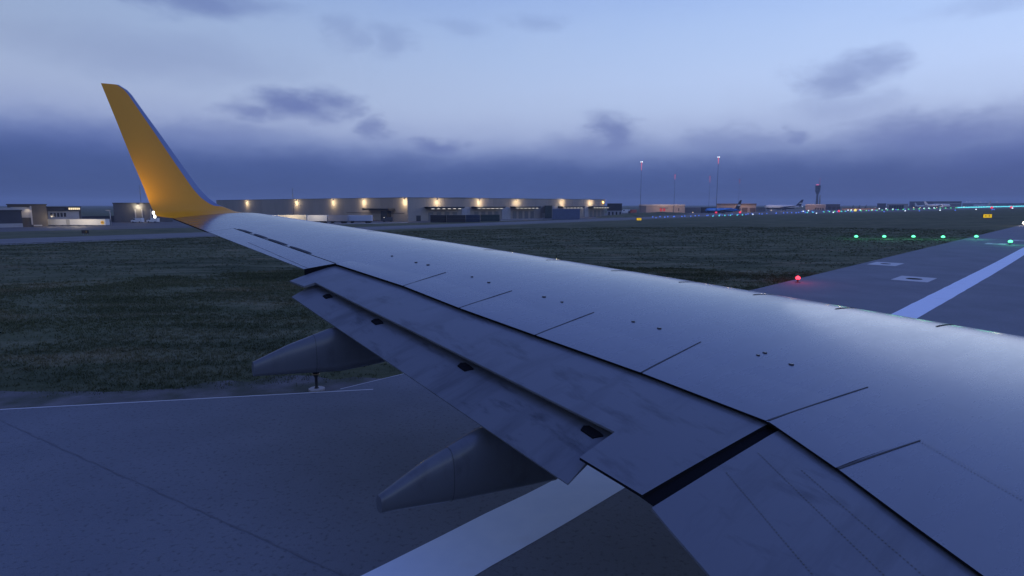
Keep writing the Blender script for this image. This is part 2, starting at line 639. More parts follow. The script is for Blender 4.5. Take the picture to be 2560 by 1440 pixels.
def wing_paint(name, base, dirt, rough, dirt_amt, coat=.0):
    m = bpy.data.materials.new(name)
    m.use_nodes = True
    n = m.node_tree
    b = n.nodes['Principled BSDF']
    tcn = n.nodes.new('ShaderNodeTexCoord')
    def tex(sc, st, det=5.0):
        mp = n.nodes.new('ShaderNodeMapping'); mp.inputs['Scale'].default_value = st; mp.inputs['Rotation'].default_value = (0, 0, R(10))
        n.links.new(tcn.outputs['Object'], mp.inputs[0])
        t_ = n.nodes.new('ShaderNodeTexNoise'); t_.inputs['Scale'].default_value = sc; t_.inputs['Detail'].default_value = det; t_.inputs['Roughness'].default_value = .62
        n.links.new(mp.outputs[0], t_.inputs['Vector'])
        return t_.outputs[0]
    def rg(x, a, b_, c, d):
        r = n.nodes.new('ShaderNodeMapRange'); n.links.new(x, r.inputs[0])
        for i, k in enumerate((a, b_, c, d)):
            r.inputs[i + 1].default_value = k
        return r.outputs[0]
    streak = rg(tex(1.3, (.35, 2.2, 1)), .50, .78, 0, dirt_amt)          # grime drawn out along the airflow
    blot = rg(tex(1.9, (2.2, .8, 1), 8.0), .53, .68, 0, dirt_amt * .95)        # soot and fluid blotches along the span
    mx = n.nodes.new('ShaderNodeMath'); mx.operation = 'MAXIMUM'
    n.links.new(streak, mx.inputs[0]); n.links.new(blot, mx.inputs[1])
    x = n.nodes.new('ShaderNodeMix'); x.data_type = 'RGBA'
    n.links.new(mx.outputs[0], x.inputs[0]); x.inputs[6].default_value = (*base, 1); x.inputs[7].default_value = (*dirt, 1)
    n.links.new(x.outputs[2], b.inputs['Base Color'])
    n.links.new(rg(tex(3.0, (.5, 1.5, 1)), .3, .7, rough - .03, rough + .05), b.inputs['Roughness'])
    b.inputs['Specular IOR Level'].default_value = .5
    b.inputs['Coat Weight'].default_value = coat
    b.inputs['Coat Roughness'].default_value = .15
    return m


SKIN = wing_paint('wing_grey_paint', (.128, .132, .142), (.095, .098, .105), .27, .5, .9)
FLAPM = wing_paint('flap_grey_paint', (.150, .154, .165), (.07, .07, .075), .38, .8, .25)
UNDER = noisy('wing_underside_paint', (.52, .54, .58), (.44, .46, .50), .8, .5)
NOSE = noisy('slat_nose_paint', (.25, .26, .28), (.22, .23, .25), 1.2, .40)
AFTM = wing_paint('aft_flap_grey_paint', (.140, .144, .155), (.045, .046, .05), .42, .95, .15)
FAIR = wing_paint('fairing_grey_paint', (.105, .11, .12), (.065, .066, .07), .34, .6, .3)
BLACK = principled('black_rubber_and_shade', (.010, .010, .012), .9, spec=.08)  # rubber seals, and painted shade on rims and aileron end
DARKM = principled('dark_gap_metal', (.03, .03, .034), .6)


def grid_solid(name, front, rear, y_in, y_out, zf, t_f, t_r, mat, parent, nu=24, nv=10, smooth=True, curve=1.0, th_mid=None, dark=False, skip=()):
    """closed aerofoil piece: top follows zf, underside hangs below; front/rear give the aft distance at a span station;
    y_in / y_out may be numbers or functions of the chord fraction"""
    yi = y_in if callable(y_in) else (lambda b: y_in)
    yo = y_out if callable(y_out) else (lambda b: y_out)
    top, bot = [], []
    for j in range(nv + 1):
        b_ = (j / nv) ** curve
        for i in range(nu + 1):
            a_ = i / nu
            y = yi(b_) + (yo(b_) - yi(b_)) * a_
            x = front(y) + (rear(y) - front(y)) * b_
            z = zf(x, y)
            th = t_f + (t_r - t_f) * b_
            if th_mid:
                th += th_mid * 4 * b_ * (1 - b_)
            top.append((-x, y, z)); bot.append((-x, y, z - th))
    n = nu + 1
    f = []
    k = len(top)
    for j in range(nv):
        for i in range(nu):
            q = (j * n + i, j * n + i + 1, (j + 1) * n + i + 1, (j + 1) * n + i)
            f.append(q[::-1]); f.append(tuple(t_ + k for t_ in q))
    m = MB().add(top + bot, [x_ for x_ in f], 0, smooth)
    m.m[1::2] = [2] * len(m.m[1::2])
    # rims are separate so that the edges stay crisp
    rim = []
    sides = {'front': [i for i in range(n)], 'out': [j * n + nu for j in range(nv + 1)], 'rear': [nv * n + i for i in range(nu, -1, -1)], 'in': [j * n for j in range(nv, -1, -1)]}
    for key, ring in sides.items():
        if key in skip:
            continue
        vv = [top[i] for i in ring] + [bot[i] for i in ring]
        L_ = len(ring)
        m.add(vv, [(i, i + 1, L_ + i + 1, L_ + i) for i in range(L_ - 1)], 1 if dark else 0, False)  # dark rims have the shade of the gap painted black
    return m.build(name, [mat, BLACK, UNDER], parent)


# --- fixed wing structure: three closed pieces of one skin
def skin(y0, y1, aft, nu):
    m = MB()
    nc = 44
    ys = np.linspace(y0, y1, nu + 1)
    top, bot = [], []
    for y in ys:
        le, c = LEf(y), TEf(y) - LEf(y)
        xe = aft(y)
        for j in range(nc + 1):
            b_ = (j / nc) ** 1.9
            x = le + (xe - le) * b_
            zt = U(x, y)
            s_ = (x - le) / c
            zl = zp(y) - c * .75 * pr(min(s_, 1))
            if b_ > .7:
                zl = zl + (zt - .022 - zl) * ((b_ - .7) / .3) ** 2
            if j == 0:
                zl = zt
            top.append((-x, y, zt)); bot.append((-x, y, min(zl, zt)))
    n = nc + 1
    f = []
    k = len(top)
    for i in range(nu):
        for j in range(nc):
            q = (i * n + j, i * n + j + 1, (i + 1) * n + j + 1, (i + 1) * n + j)
            f.append(q); f.append(tuple(t_ + k for t_ in q[::-1]))
    m.add(top + bot, f, 0, True)
    e_ = 0
    for i in range(nu):
        for j in range(nc):
            m.m[e_] = 3 if j < 14 else 0
            m.m[e_ + 1] = 3 if j < 6 else 2
            e_ += 2
    vv, ff = [], []
    for i in range(nu + 1):
        vv += [top[i * n + nc], bot[i * n + nc]]
        if i:
            ff.append((2 * i - 2, 2 * i - 1, 2 * i + 1, 2 * i))
    m.add(vv, ff, 1)  # rear face painted black for the shade along the gap
    for i in (0, nu):
        q = [top[i * n + j] for j in range(n)] + [bot[i * n + j] for j in range(n - 1, 0, -1)]
        m.add(q, [tuple(range(len(q)))])
    return m


hinge = lambda y: 8.854 + (y - 11.008) / (14.445 - 11.008) * (9.563 - 8.854)
AIL_IN, AIL_OUT = 10.985, 14.40
mm = skin(.6, AIL_IN, Hf, 60)
for extra in (skin(AIL_IN, AIL_OUT, lambda y: hinge(y) - .012, 24), skin(AIL_OUT, 16.06, TEf, 14)):
    mm.add(extra.v, extra.f, 0, True)
    mm.sm[-len(extra.sm):] = extra.sm
    mm.m[-len(extra.m):] = extra.m


# paint scheme of the skin: grey with the brown-grey tip fairing
def skin_mat():
    m = SKIN
    n = m.node_tree
    b = n.nodes['Principled BSDF']
    old = b.inputs['Base Color'].links[0].from_socket
    tcn = n.nodes.new('ShaderNodeTexCoord')
    sp_ = n.nodes.new('ShaderNodeSeparateXYZ'); n.links.new(tcn.outputs['Object'], sp_.inputs[0])
    def half(nx, ny, c0):
        a = n.nodes.new('ShaderNodeMath'); a.operation = 'MULTIPLY'; n.links.new(sp_.outputs[0], a.inputs[0]); a.inputs[1].default_value = nx
        b_ = n.nodes.new('ShaderNodeMath'); b_.operation = 'MULTIPLY_ADD'; n.links.new(sp_.outputs[1], b_.inputs[0]); b_.inputs[1].default_value = ny; n.links.new(a.outputs[0], b_.inputs[2])
        g_ = n.nodes.new('ShaderNodeMath'); g_.operation = 'GREATER_THAN'; n.links.new(b_.outputs[0], g_.inputs[0]); g_.inputs[1].default_value = c0
        return g_.outputs[0]
    def line(p, q):
        # half plane outboard / aft of the line p-q (points as aft, y)
        (x1, y1), (x2, y2) = p, q
        dx, dy = -(x2 - x1), y2 - y1
        nx, ny = dy, -dx
        c0 = nx * -x1 + ny * y1
        ref = nx * -10.6 + ny * 16.2
        if ref < c0:
            nx, ny, c0 = -nx, -ny, -c0
        return half(nx, ny, c0)
    h1 = line((9.169, 16.211), (9.64, 15.50))
    h2 = line((9.64, 15.50), (10.05, 14.56))
    mn = n.nodes.new('ShaderNodeMath'); mn.operation = 'MULTIPLY'
    n.links.new(h1, mn.inputs[0]); n.links.new(h2, mn.inputs[1])
    x = n.nodes.new('ShaderNodeMix'); x.data_type = 'RGBA'
    n.links.new(mn.outputs[0], x.inputs[0]); n.links.new(old, x.inputs[6]); x.inputs[7].default_value = (.155, .092, .066, 1)
    n.links.new(x.outputs[2], b.inputs['Base Color'])
skin_mat()
mm.build('wing_skin', [SKIN, BLACK, UNDER, NOSE], wing)

# --- spoiler panels along the rear of the skin, with dark joints between them
# joints: (front aft,y) -> (rear aft,y)
joints = [((7.599, 9.587), (8.486, 9.349)), ((7.281, 8.289), (8.31, 8.123)), ((6.915, 6.977), (8.066, 6.839)), ((6.564, 5.548), (7.791, 5.432)),
          ((6.114, 3.847), (7.585, 4.12)), ((6.814, 3.145), (7.81, 3.403))]
jw = [.012, .012, .013, .015, .017, .020]


def lift_U(x, y, h):
    return U(x, y) + h


for (A, B), w in zip(joints, jw):
    v, f = [], []
    nseg = 14
    for i in range(nseg + 1):
        t_ = i / nseg
        x = A[0] + (B[0] - A[0]) * t_; y = A[1] + (B[1] - A[1]) * t_
        h = w / 2 * (.45 + .55 * t_)
        for s_ in (-1, 1):
            v.append((-x, y + s_ * h, U(x, y + s_ * h) + .006))
        if i:
            f.append((2 * i - 2, 2 * i - 1, 2 * i + 1, 2 * i))
    v2 = [(a, b_, c - .02) for a, b_, c in v]
    k = len(v)
    sides = []
    for i in range(nseg):
        sides += [(2 * i, 2 * i + 2, k + 2 * i + 2, k + 2 * i), (2 * i + 1, k + 2 * i + 1, k + 2 * i + 3, 2 * i + 3)]
    MB().add(v + v2, f + sides).build('panel_joint', DARKM, wing)

ends = [((8.444, 11.024), (8.862, 10.975))] + joints
for i in range(len(ends) - 1):
    (fo, ro), (fi, ri) = ends[i], ends[i + 1]
    if i == 4:
        pass
    g_ = (jw[i - 1] if i else .01) / 2 + .004
    g2 = jw[i] / 2 + .004
    yi_ = lambda b_, fi=fi, ri=ri, g2=g2: fi[1] + (ri[1] - fi[1]) * b_ + g2
    yo_ = lambda b_, fo=fo, ro=ro, g_=g_: fo[1] + (ro[1] - fo[1]) * b_ - g_
    def xf(y, fo=fo, fi=fi):
        return fi[0] + (y - fi[1]) / (fo[1] - fi[1]) * (fo[0] - fi[0])
    def zf(x, y, xf=xf):
        d = (x - xf(y)) / max(Hf(y) - xf(y), .1)
        return U(x, y) - .004 + .009 * min(1, max(0, d * 1.2))
    grid_solid('spoiler', xf, lambda y: Hf(y) + .012, yi_, yo_, zf, .02, .014, SKIN, wing, 12, 12, dark=True)

# --- aileron, its dark hinge slots and trim tab edge
grid_solid('aileron', lambda y: hinge(y) + .012, TEf, AIL_IN + .01, AIL_OUT - .012, U, .10, .012, SKIN, wing, 20, 8)
for (x0, y0), (x1, y1) in (((9.506, 14.286), (9.375, 13.805)), ((9.362, 13.72), (9.26, 13.242)), ((9.257, 13.204), (9.118, 12.555)), ((9.104, 12.446), (8.966, 11.781))):
    v, f = [], []
    for i in range(9):
        t_ = i / 8
        x, y = x0 + (x1 - x0) * t_, y0 + (y1 - y0) * t_
        w = .034 * (1 - .5 * abs(2 * t_ - 1) ** 3)
        for s_ in (-1, 1):
            v.append((-(x + s_ * w), y, U(x + s_ * w, y) + .005))
        if i:
            f.append((2 * i - 2, 2 * i - 1, 2 * i + 1, 2 * i))
    MB().add(v, f).build('hinge_slot', principled('slot_shadow', (.02, .022, .03), .6), wing)
v, f = [], []
for i in range(21):
    t_ = i / 20
    x, y = 9.627 + (9.31 - 9.627) * t_, 13.17 + (11.02 - 13.17) * t_
    for s_ in (-1, 1):
        v.append((-(x + s_ * .006), y, U(x, y) + .006))
    if i:
        f.append((2 * i - 2, 2 * i - 1, 2 * i + 1, 2 * i))
MB().add(v, f).build('tab_edge', principled('bare_edge', (.45, .45, .46), .35), wing)
# black sheet added at the aileron end, painting the shade there
v = []
for j in range(11):
    x = 8.80 + (TEf(AIL_IN) + .0 - 8.80) * j / 10
    z = U(min(x, TEf(AIL_IN)), AIL_IN)
    v += [(-x, AIL_IN - .004, z + .004), (-x, AIL_IN - .004, z - .20 + .09 * j / 10)]
MB().add(v, [(2 * j, 2 * j + 1, 2 * j + 3, 2 * j + 2) for j in range(10)]).build('end_shade_sheet', BLACK, wing)

# --- outboard flap: main element with projecting ends, slotted aft element
front1 = lambda y: Hf(y) - .22
inner_edge = lambda b_: 4.118 + (4.336 - 4.118) * b_ ** 1.5
rear_in = lambda y: 9.157 + (y - 4.935) / (4.336 - 4.935) * (9.106 - 9.157)
rear_out = lambda y: 9.661 + (y - 10.846) / (10.38 - 10.846) * (9.551 - 9.661)
mfl = grid_solid('main_flap', front1, lambda y: FF(y) + .015, 4.985, 10.515, F1, .10, .02, FLAPM, wing, 44, 12, skip=('in', 'out'))
cut_in = lambda b_: 4.985
grid_solid('flap_end', front1, rear_in, inner_edge, cut_in, F1, .12, .025, FLAPM, wing, 8, 16, dark=True)
cut_out = lambda b_: 10.515 - .10 * max(0, b_ - .6)
grid_solid('flap_end', front1, rear_out, cut_out, lambda b_: 10.97 - .12 * max(0, b_ - .35) / .65, F1, .12, .025, FLAPM, wing, 8, 12)
aft_rear = lambda y: 9.752 + (y - 10.516) / (4.944 - 10.516) * (9.338 - 9.752)
grid_solid('aft_flap', lambda y: FF(y) - .16, aft_rear, lambda b_: 5.08 - .135 * b_, lambda b_: 10.70 - .18 * b_, F2, .07, .012, AFTM, wing, 44, 10)
# inboard flap
rear_ib = lambda y: 9.106 - .317 * (y - 4.336)
grid_solid('inboard_flap', front1, rear_ib, .6, lambda b_: 4.005 + .20 * b_ ** 1.5, F1, .12, .02, FLAPM, wing, 20, 16)
# dark seal strip in the gap between the two flaps
v = []
for j in range(21):
    b_ = j / 20
    x = Hf(4.1) + (9.10 - Hf(4.1)) * b_
    ya, yb = 3.93 + .20 * b_ ** 1.5, 4.15 + .22 * b_ ** 1.5
    v += [(-x, ya, F1(x, ya) - .035), (-x, yb, F1(x, yb) - .035)]
MB().add(v, [(2 * j, 2 * j + 2, 2 * j + 3, 2 * j + 1) for j in range(20)]).build('flap_gap_seal', BLACK, wing)
# black track cut-outs on the aft flap nose
for y, w in ((10.06, .085), (8.77, .10), (7.0, .105), (5.22, .115)):
    x = FF(y) + .05
    m = MB()
    v = []
    prof_ = [(-1, -.8), (-.5, -1), (.7, -1), (1, -.2), (.8, .9), (-.6, .9)]
    for a_, b_ in prof_:
        yy = y + a_ * w; xx = x + b_ * .055
        v.append((-xx, yy, F2(xx, yy) + .012))
    v += [(a_, b_, c - .05) for a_, b_, c in v]
    n_ = len(prof_)
    m.add(v, [tuple(range(n_)), tuple(range(2 * n_ - 1, n_ - 1, -1))] + [((i + 1) % n_, i, n_ + i, n_ + (i + 1) % n_) for i in range(n_)])
    m.build('track_cutout', BLACK, wing)


# --- flap track fairings hanging under the flaps
def fairing(y, tops, bots, x0, wid, cuts=()):
    xs = np.linspace(x0, tops[0][0], 34)
    tx = sorted(tops); bxs = sorted(bots)
    m = MB()
    v = []
    n_ = 20
    for x in xs:
        zt = np.interp(x, [p[0] for p in tx], [p[1] for p in tx]); zb = np.interp(x, [p[0] for p in bxs], [p[1] for p in bxs])
        t_ = (x - x0) / (tops[0][0] - x0)
        w = wid * min(1, (t_ / .25) ** .6 if t_ > 0 else 0.02) * (1 if t_ < .45 else (1 - .70 * ((t_ - .45) / .55) ** 1.5))
        w = max(w, .015)
        for i in range(n_):
            a_ = 2 * math.pi * i / n_
            cy = math.copysign(abs(math.cos(a_)) ** .75, math.cos(a_)); cz = math.copysign(abs(math.sin(a_)) ** .8, math.sin(a_))
            v.append((-x, y + cy * w, (zt + zb) / 2 + cz * (zt - zb) / 2))
    f = []
    for j in range(len(xs) - 1):
        for i in range(n_):
            f.append((j * n_ + i, j * n_ + (i + 1) % n_, (j + 1) * n_ + (i + 1) % n_, (j + 1) * n_ + i))
    m.add(v, f, 0, True)
    m.add([v[i] for i in range(n_)], [tuple(range(n_))]); m.add([v[-n_ + i] for i in range(n_)], [tuple(range(n_ - 1, -1, -1))])
    fo = m.build('flap_track_fairing', FAIR, wing)
    for k in cuts:                                    # dark split lines round the moving tail of the fairing
        v2 = []
        for d in (0, 1):
            a0 = [v[k * n_ + i] for i in range(n_)]; a1 = [v[(k + 1) * n_ + i] for i in range(n_)]
            cy = sum(p[1] for p in a0) / n_; cz = sum(p[2] for p in a0) / n_
            for p, q in zip(a0, a1):
                t_ = .07 * d
                w3 = [p[e] + (q[e] - p[e]) * t_ for e in range(3)]
                v2.append((w3[0], cy + (w3[1] - cy) * 1.012, cz + (w3[2] - cz) * 1.012))
        MB().add(v2, [(i, (i + 1) % n_, n_ + (i + 1) % n_, n_ + i) for i in range(n_)], 0, True).build('split_line', principled('split_shadow', (.055, .056, .06), .6), fo)
    return fo


fairing(9.25, [(10.70, 2.235), (10.25, 2.392), (9.65, 2.545), (9.2, 2.56), (7.6, 2.52)], [(10.67, 2.05), (9.56, 1.92), (8.93, 1.94), (7.6, 2.35)], 7.0, .17, (26,))
fairing(6.20, [(10.49, 1.593), (10.02, 1.783), (9.39, 1.955), (9.0, 1.98), (7.3, 1.95)], [(10.45, 1.432), (9.615, 1.285), (8.34, 1.12), (7.3, 1.5)], 6.4, .19, (27,))

# --- blended winglet
def win_curve(y0=16.05, Rr=.55, th0=8.3, th1=78, Ls=2.7):
    th = np.radians(np.linspace(th0, th1, 22))
    z0 = zp(y0)
    Y = y0 + Rr * (np.sin(th) - math.sin(th[0])); Z = z0 + Rr * (math.cos(th[0]) - np.cos(th)); Q = Rr * (th - th[0])
    A = th.copy()
    s = np.linspace(.06, Ls, 26)
    return np.r_[Y, Y[-1] + s * math.cos(th[-1])], np.r_[Z, Z[-1] + s * math.sin(th[-1])], np.r_[Q, Q[-1] + s], np.r_[A, np.full(len(s), th[-1])]


WY, WZ, WQ, WA = win_curve(Ls=2.43)
leq = [0, .15, .30, .375, .5, .67, .87, 1.48, 2.09, 2.554, 2.93, 3.03, 3.10]
lex = [LEf(16.05), 8.72, 9.03, 9.126, 9.34, 9.53, 9.687, 10.026, 10.354, 10.611, 10.815, 10.90, 11.02]
teq = [0, .16, .88, 1.48, 2.33, 3.10]
tex_ = [TEf(16.05), 10.62, 10.774, 10.935, 11.142, 11.337]


def yellow_mat():
    m = noisy('winglet_yellow_paint', (.86, .345, .004), (.80, .31, .004), .8, .40)
    return m
YEL = yellow_mat()
EDGE = principled('polished_leading_edge', (.22, .25, .34), .35, .6)


def winglet(kind, mat):
    """aerofoil sections swept along the bend; kind picks the painted surface or the bare leading edge strip"""
    nc = 18
    rows = []
    for y, z, q, a in zip(WY, WZ, WQ, WA):
        xl = float(np.interp(q, leq, lex)); xt = float(np.interp(q, teq, tex_))
        c = xt - xl
        ny, nz = -math.sin(a), math.cos(a)            # normal towards the aircraft / up
        ring = []
        ss = [(j / nc) ** 1.8 for j in range(nc + 1)]
        tk = .085 if q > .3 else .10 - .05 * q
        half = lambda s_: 5 * tk * (.2969 * math.sqrt(s_) - .126 * s_ - .3516 * s_ ** 2 + .2843 * s_ ** 3 - .1036 * s_ ** 4) * c
        upw = [(xl + s_ * c, y + ny * half(s_), z + nz * half(s_)) for s_ in ss]
        dnw = [(xl + s_ * c, y - ny * half(s_) * .8, z - nz * half(s_) * .8) for s_ in ss]
        rows.append([( -p[0], p[1], p[2]) for p in (upw[::-1] + dnw[1:])])
    n_ = len(rows[0])
    flat = [p for r_ in rows for p in r_]
    f = []
    for j in range(len(rows) - 1):
        for i in range(n_ - 1):
            s_i = min(abs(i - nc), abs(i + 1 - nc)) / nc
            strip_ = (s_i ** 1.8) < .11 and WQ[j] > .42
            if (kind == 'edge') == strip_:
                f.append((j * n_ + i, j * n_ + i + 1, (j + 1) * n_ + i + 1, (j + 1) * n_ + i))
    m = MB().add(flat, f, 0, True)
    if kind == 'paint':
        m.add(rows[-1], [tuple(range(n_))])
    return m.build('winglet' if kind == 'paint' else 'leading_edge_strip', mat, None)


wl_ = winglet('paint', YEL); wl_.parent = wing
we_ = winglet('edge', EDGE); we_.parent = wl_

# --- tip lamp behind the winglet root
WHITE_HOT = emitter('white_lamp_glass', (1, .97, .9), 5)
tl = MB()
tl.lathe([(.012, -.032), (.022, -.02), (.022, .02), (.01, .032)], 8, (-10.70, 16.10, 4.035)).lathe([(.012, -.032), (.022, -.02), (.022, .02), (.01, .032)], 8, (-10.68, 16.10, 3.955))
tlo = tl.build('tip_lamp', WHITE_HOT, wing)
lamp('tip_lamp_light', wing, (-11.25, 16.25, 4.35), (1, .84, .60), 17.0, .05, 110, (.62, .62, .36))

# --- small fittings on the skin
fit_pts = [(7.862, 10.915), (7.712, 10.345), (7.615, 10.116), (7.381, 9.173), (7.329, 8.798), (7.059, 7.829), (6.993, 7.522), (6.731, 6.454), (6.634, 6.112), (6.335, 4.941), (6.203, 4.932), (6.252, 4.592)]
for i, (x, y) in enumerate(fit_pts):
    r_ = .022 + .004 * (i % 3)
    m = MB()
    z = U(x, y)
    m.lathe([(r_, -.004), (r_, .006), (r_ * .75, .008)], 10, (-x, y, z), mi=0)
    m.lathe([(r_ * .6, .008), (r_ * .6, .0095)], 8, (-x, y, z), mi=1)
    m.build('fuel_fitting', [DARKM, SKIN], wing)
# slat joints: small dark notches on the leading edge
for y in (13.2, 12.0, 10.75, 9.6, 8.5, 7.45, 6.4, 5.35, 4.2):
    le, c = LEf(y), TEf(y) - LEf(y)
    v, f = [], []
    for j in range(9):
        s_ = .012 + .195 * j / 8
        x = le + s_ * c
        v += [(-x, y - .014, U(x, y - .014) + .005), (-x, y + .014, U(x, y + .014) + .005)]
        if j:
            f.append((2 * j - 2, 2 * j - 1, 2 * j + 1, 2 * j))
    MB().add(v, f).build('slat_joint', BLACK, wing)
# trailing line of the slats: fine step behind the leading edge
v, f = [], []
for i in range(61):
    y = 1.0 + 12.8 * i / 60
    le, c = LEf(y), TEf(y) - LEf(y)
    for s_ in (.098, .0992):
        x = le + s_ * c
        v.append((-x, y, U(x, y) + .003))
    if i:
        f.append((2 * i - 2, 2 * i, 2 * i + 1, 2 * i - 1))
MB().add(v, f).build('slat_line', principled('fine_seam', (.10, .10, .11), .6), wing)


# rivet rows on the inboard panels
def rivets(p, q, n_, zf, r_=.006):
    m = MB()
    for i in range(n_):
        t_ = i / (n_ - 1)
        x, y = p[0] + (q[0] - p[0]) * t_, p[1] + (q[1] - p[1]) * t_
        z = zf(x, y) + .004
        m.add([(-x - r_, y - r_, z), (-x + r_, y - r_, z), (-x + r_, y + r_, z), (-x - r_, y + r_, z)], [(0, 1, 2, 3)])
    return tag(m.build('rivet_row', principled('rivet_grey', (.118, .121, .13), .5), wing), kind='stuff')  # dots slightly darker than the paint


rivets((6.814, 3.145), (7.30, 1.7), 60, lambda x, y: U(x, y) + .008)
rivets((8.05, 3.95), (9.1, 1.7), 90, F1)
rivets((8.45, 4.0), (9.5, 1.9), 90, F1)
rivets((8.0, 3.6), (8.9, 1.5), 80, F1)

# ------------------------------------------------------------------ runway lamps and markers
GREY_METAL = principled('galvanised_metal', (.25, .25, .26), .5, .4)
DK = principled('dark_painted_metal', (.02, .02, .022), .5)
BRASS = principled('brass_ring', (.22, .15, .07), .45, .5)
CONCP = noisy('pale_concrete', (.48, .43, .40), (.40, .36, .34), 8, .85)
bl = ground_at(792, 979)
bo = thing('runway_edge_light', 'unlit dark edge light on round concrete base beside the thin white line', 'edge light', (bl.x, bl.y, 0.005))
MB().lathe([(.185, -.05), (.185, .022), (.165, .03)], 10, smooth=False).build('base', CONCP, bo)
MB().lathe([(.055, .028), (.04, .05), (.032, .08), (.032, .27), (.05, .32), (.075, .355)], 16).build('stem', BRASS if False else DK, bo)
MB().lathe([(.082, .352), (.088, .358), (.088, .372), (.082, .378)], 16).build('ring', BRASS, bo)
MB().lathe([(.078, .376), (.086, .42), (.080, .47), (.055, .51), (.012, .525)], 16).build('lens', principled('dark_glass', (.008, .008, .012), .12), bo)


def elevated_lamp(name, label, cat, p, glass, group, light=None, power=0, dome=.17, h=.36):
    o = thing(name, label, cat, p, 0, group)
    MB().lathe([(.16, -.05), (.16, .02), (.05, .04), (.04, h * .6)], 8).build('stem', DK, o)
    MB().lathe([(.06, h * .55), (dome * .8, h * .6), (dome, h * .8), (dome * .8, h), (dome * .3, h + dome * .35)], 10).build('lens', glass, o)
    if light:
        lamp(name + '_glow', o, (0, 0, h + .35), light, power, 1.0)
    return o


GREENG = emitter('green_lamp_glass', (.12, 1.0, .42), 2.4)
REDG = emitter('red_lamp_glass', (1.0, .035, .06), 4.5)
WARMG = emitter('warm_lamp_glass', (1.0, .82, .6), 20)
ordn = ['leftmost', 'second', 'third', 'fourth', 'fifth']
for i, (u, v_) in enumerate([(2140, 598), (2210, 598), (2283, 598), (2357, 599), (2440, 599)]):
    p = ground_at(u, v_)
    p.z = max(p.z, terr(p.x, p.y)) if off(p.x, p.y) > 0 else 0.0
    lab = {0: 'leftmost lit green light of the row on the grass', 1: 'second green light from the left in the row on the grass', 2: 'third green light from the left, middle of the row',
           3: 'fourth green light from the left, last one on the grass', 4: 'green light standing at the runway pavement edge'}[i]
    elevated_lamp('threshold_light', lab, 'runway light', p, GREENG, 'green threshold lights across the grass', (.12, 1.0, .45), 75, .22, .42)
p = ground_at(2525, 613); p.z = 0
elevated_lamp('threshold_light', 'nearest green light, standing on the runway pavement at far right', 'runway light', p, GREENG, 'green threshold lights across the grass', (.12, 1.0, .45), 75, .22, .42)
p = ground_at(1994, 708); p.z = 0
elevated_lamp('runway_end_light', 'bright red light at the runway edge above the wing', 'runway light', p, REDG, None, (1, .05, .1), 34, .13, .30)
p = ground_at(2560, 565); p.z = 0
elevated_lamp('runway_edge_light', 'warm white runway edge light cut by the right border of the picture', 'runway light', p, WARMG, None, (1, .8, .6), 120, .3, .7)

# white painted blocks with a dark inset lamp
def inset(label, cu, cv, a_len, p_len, hole):
    c = ground_at(cu, cv)
    o = thing('inset_light', label, 'inset light', (c.x, c.y, 0), math.atan2(RD.y, RD.x), 'inset lights in white squares')
    MB().box(-a_len / 2, a_len / 2, -p_len / 2, p_len / 2, -.02, .006).build('painted_square', principled('square_paint', (.5, .5, .5), .7), o)
    m = MB()
    m.lathe([(hole, -.01), (hole, .011), (hole * .8, .014)], 8, smooth=False)
    m.build('lens', BLACK, o)
    return o


inset('nearer white square with a dark inset lamp on the runway', 2285, 699.5, 2.6, 1.75, .42)
inset('farther white square with a dark inset lamp near the runway edge', 2214, 661.5, 2.6, 1.75, .34)
inset('white square with inset lamp behind the nearest green light', 2490, 610.5, 2.6, 1.75, .34)
inset('white square with inset lamp cut by the right picture border', 2555, 602.5, 2.6, 1.75, .34)


def text_mesh(name, s, size, mat, parent, loc, depth=.01):
    cu = bpy.data.curves.new(name, 'FONT')
    cu.body = s; cu.size = size; cu.extrude = depth; cu.align_x = 'CENTER'; cu.align_y = 'CENTER'; cu.resolution_u = 3
    tmp = bpy.data.objects.new(name + '_tmp', cu)
    COL.objects.link(tmp)
    bpy.context.view_layer.update()
    me = bpy.data.meshes.new_from_object(tmp.evaluated_get(bpy.context.evaluated_depsgraph_get()))
    bpy.data.objects.remove(tmp); bpy.data.curves.remove(cu)
    me.materials.clear(); me.materials.append(mat)
    o = link(name, me, parent, loc)
    o.rotation_euler = (math.pi / 2, 0, 0)
    return o


SIGNY = principled('backlit_yellow_sign', (.75, .50, .01), .5, emit=(1.0, .60, .015), estr=.62)
SIGNDIM = principled('dim_yellow_sign', (.35, .22, .02), .5, emit=(1.0, .55, .05), estr=.05)
SIGNK = principled('sign_black', (.012, .012, .012), .6)


def taxi_sign(label, u, v_, w, h, leg, face, draw, rz=0.0):
    p = ground_at(u, v_)
    o = thing('taxiway_sign', label, 'sign', p, rz, 'taxiway guidance signs')
    MB().box(-w / 2 - .06, w / 2 + .06, 0, .22, leg, leg + h + .1).build('housing', SIGNK, o)
    MB().box(-w / 2, w / 2, -.012, .0, leg + .05, leg + .05 + h).build('face', face, o)
    for s_ in (-1, 1):
        MB().box(s_ * w * .36 - .05, s_ * w * .36 + .05, .06, .16, -.1, leg).build('leg', GREY_METAL, o)
    draw(o, leg + .05 + h / 2, h)
    return o


def arrow(o, x, z, s_, mat):
    MB().prism([(x - s_, z), (x - s_ * .35, z + s_ * .55), (x - s_ * .35, z + s_ * .2), (x + s_ * .8, z + s_ * .2), (x + s_ * .8, z - s_ * .2), (x - s_ * .35, z - s_ * .2), (x - s_ * .35, z - s_ * .55)], -.024, -.014).build('arrow', mat, o)


def d1(o, z, h):
    arrow(o, -.45, z, .34, SIGNK)
    text_mesh('lettering', 'B', h * .85, SIGNK, o, (.52, -.022, z), .005)


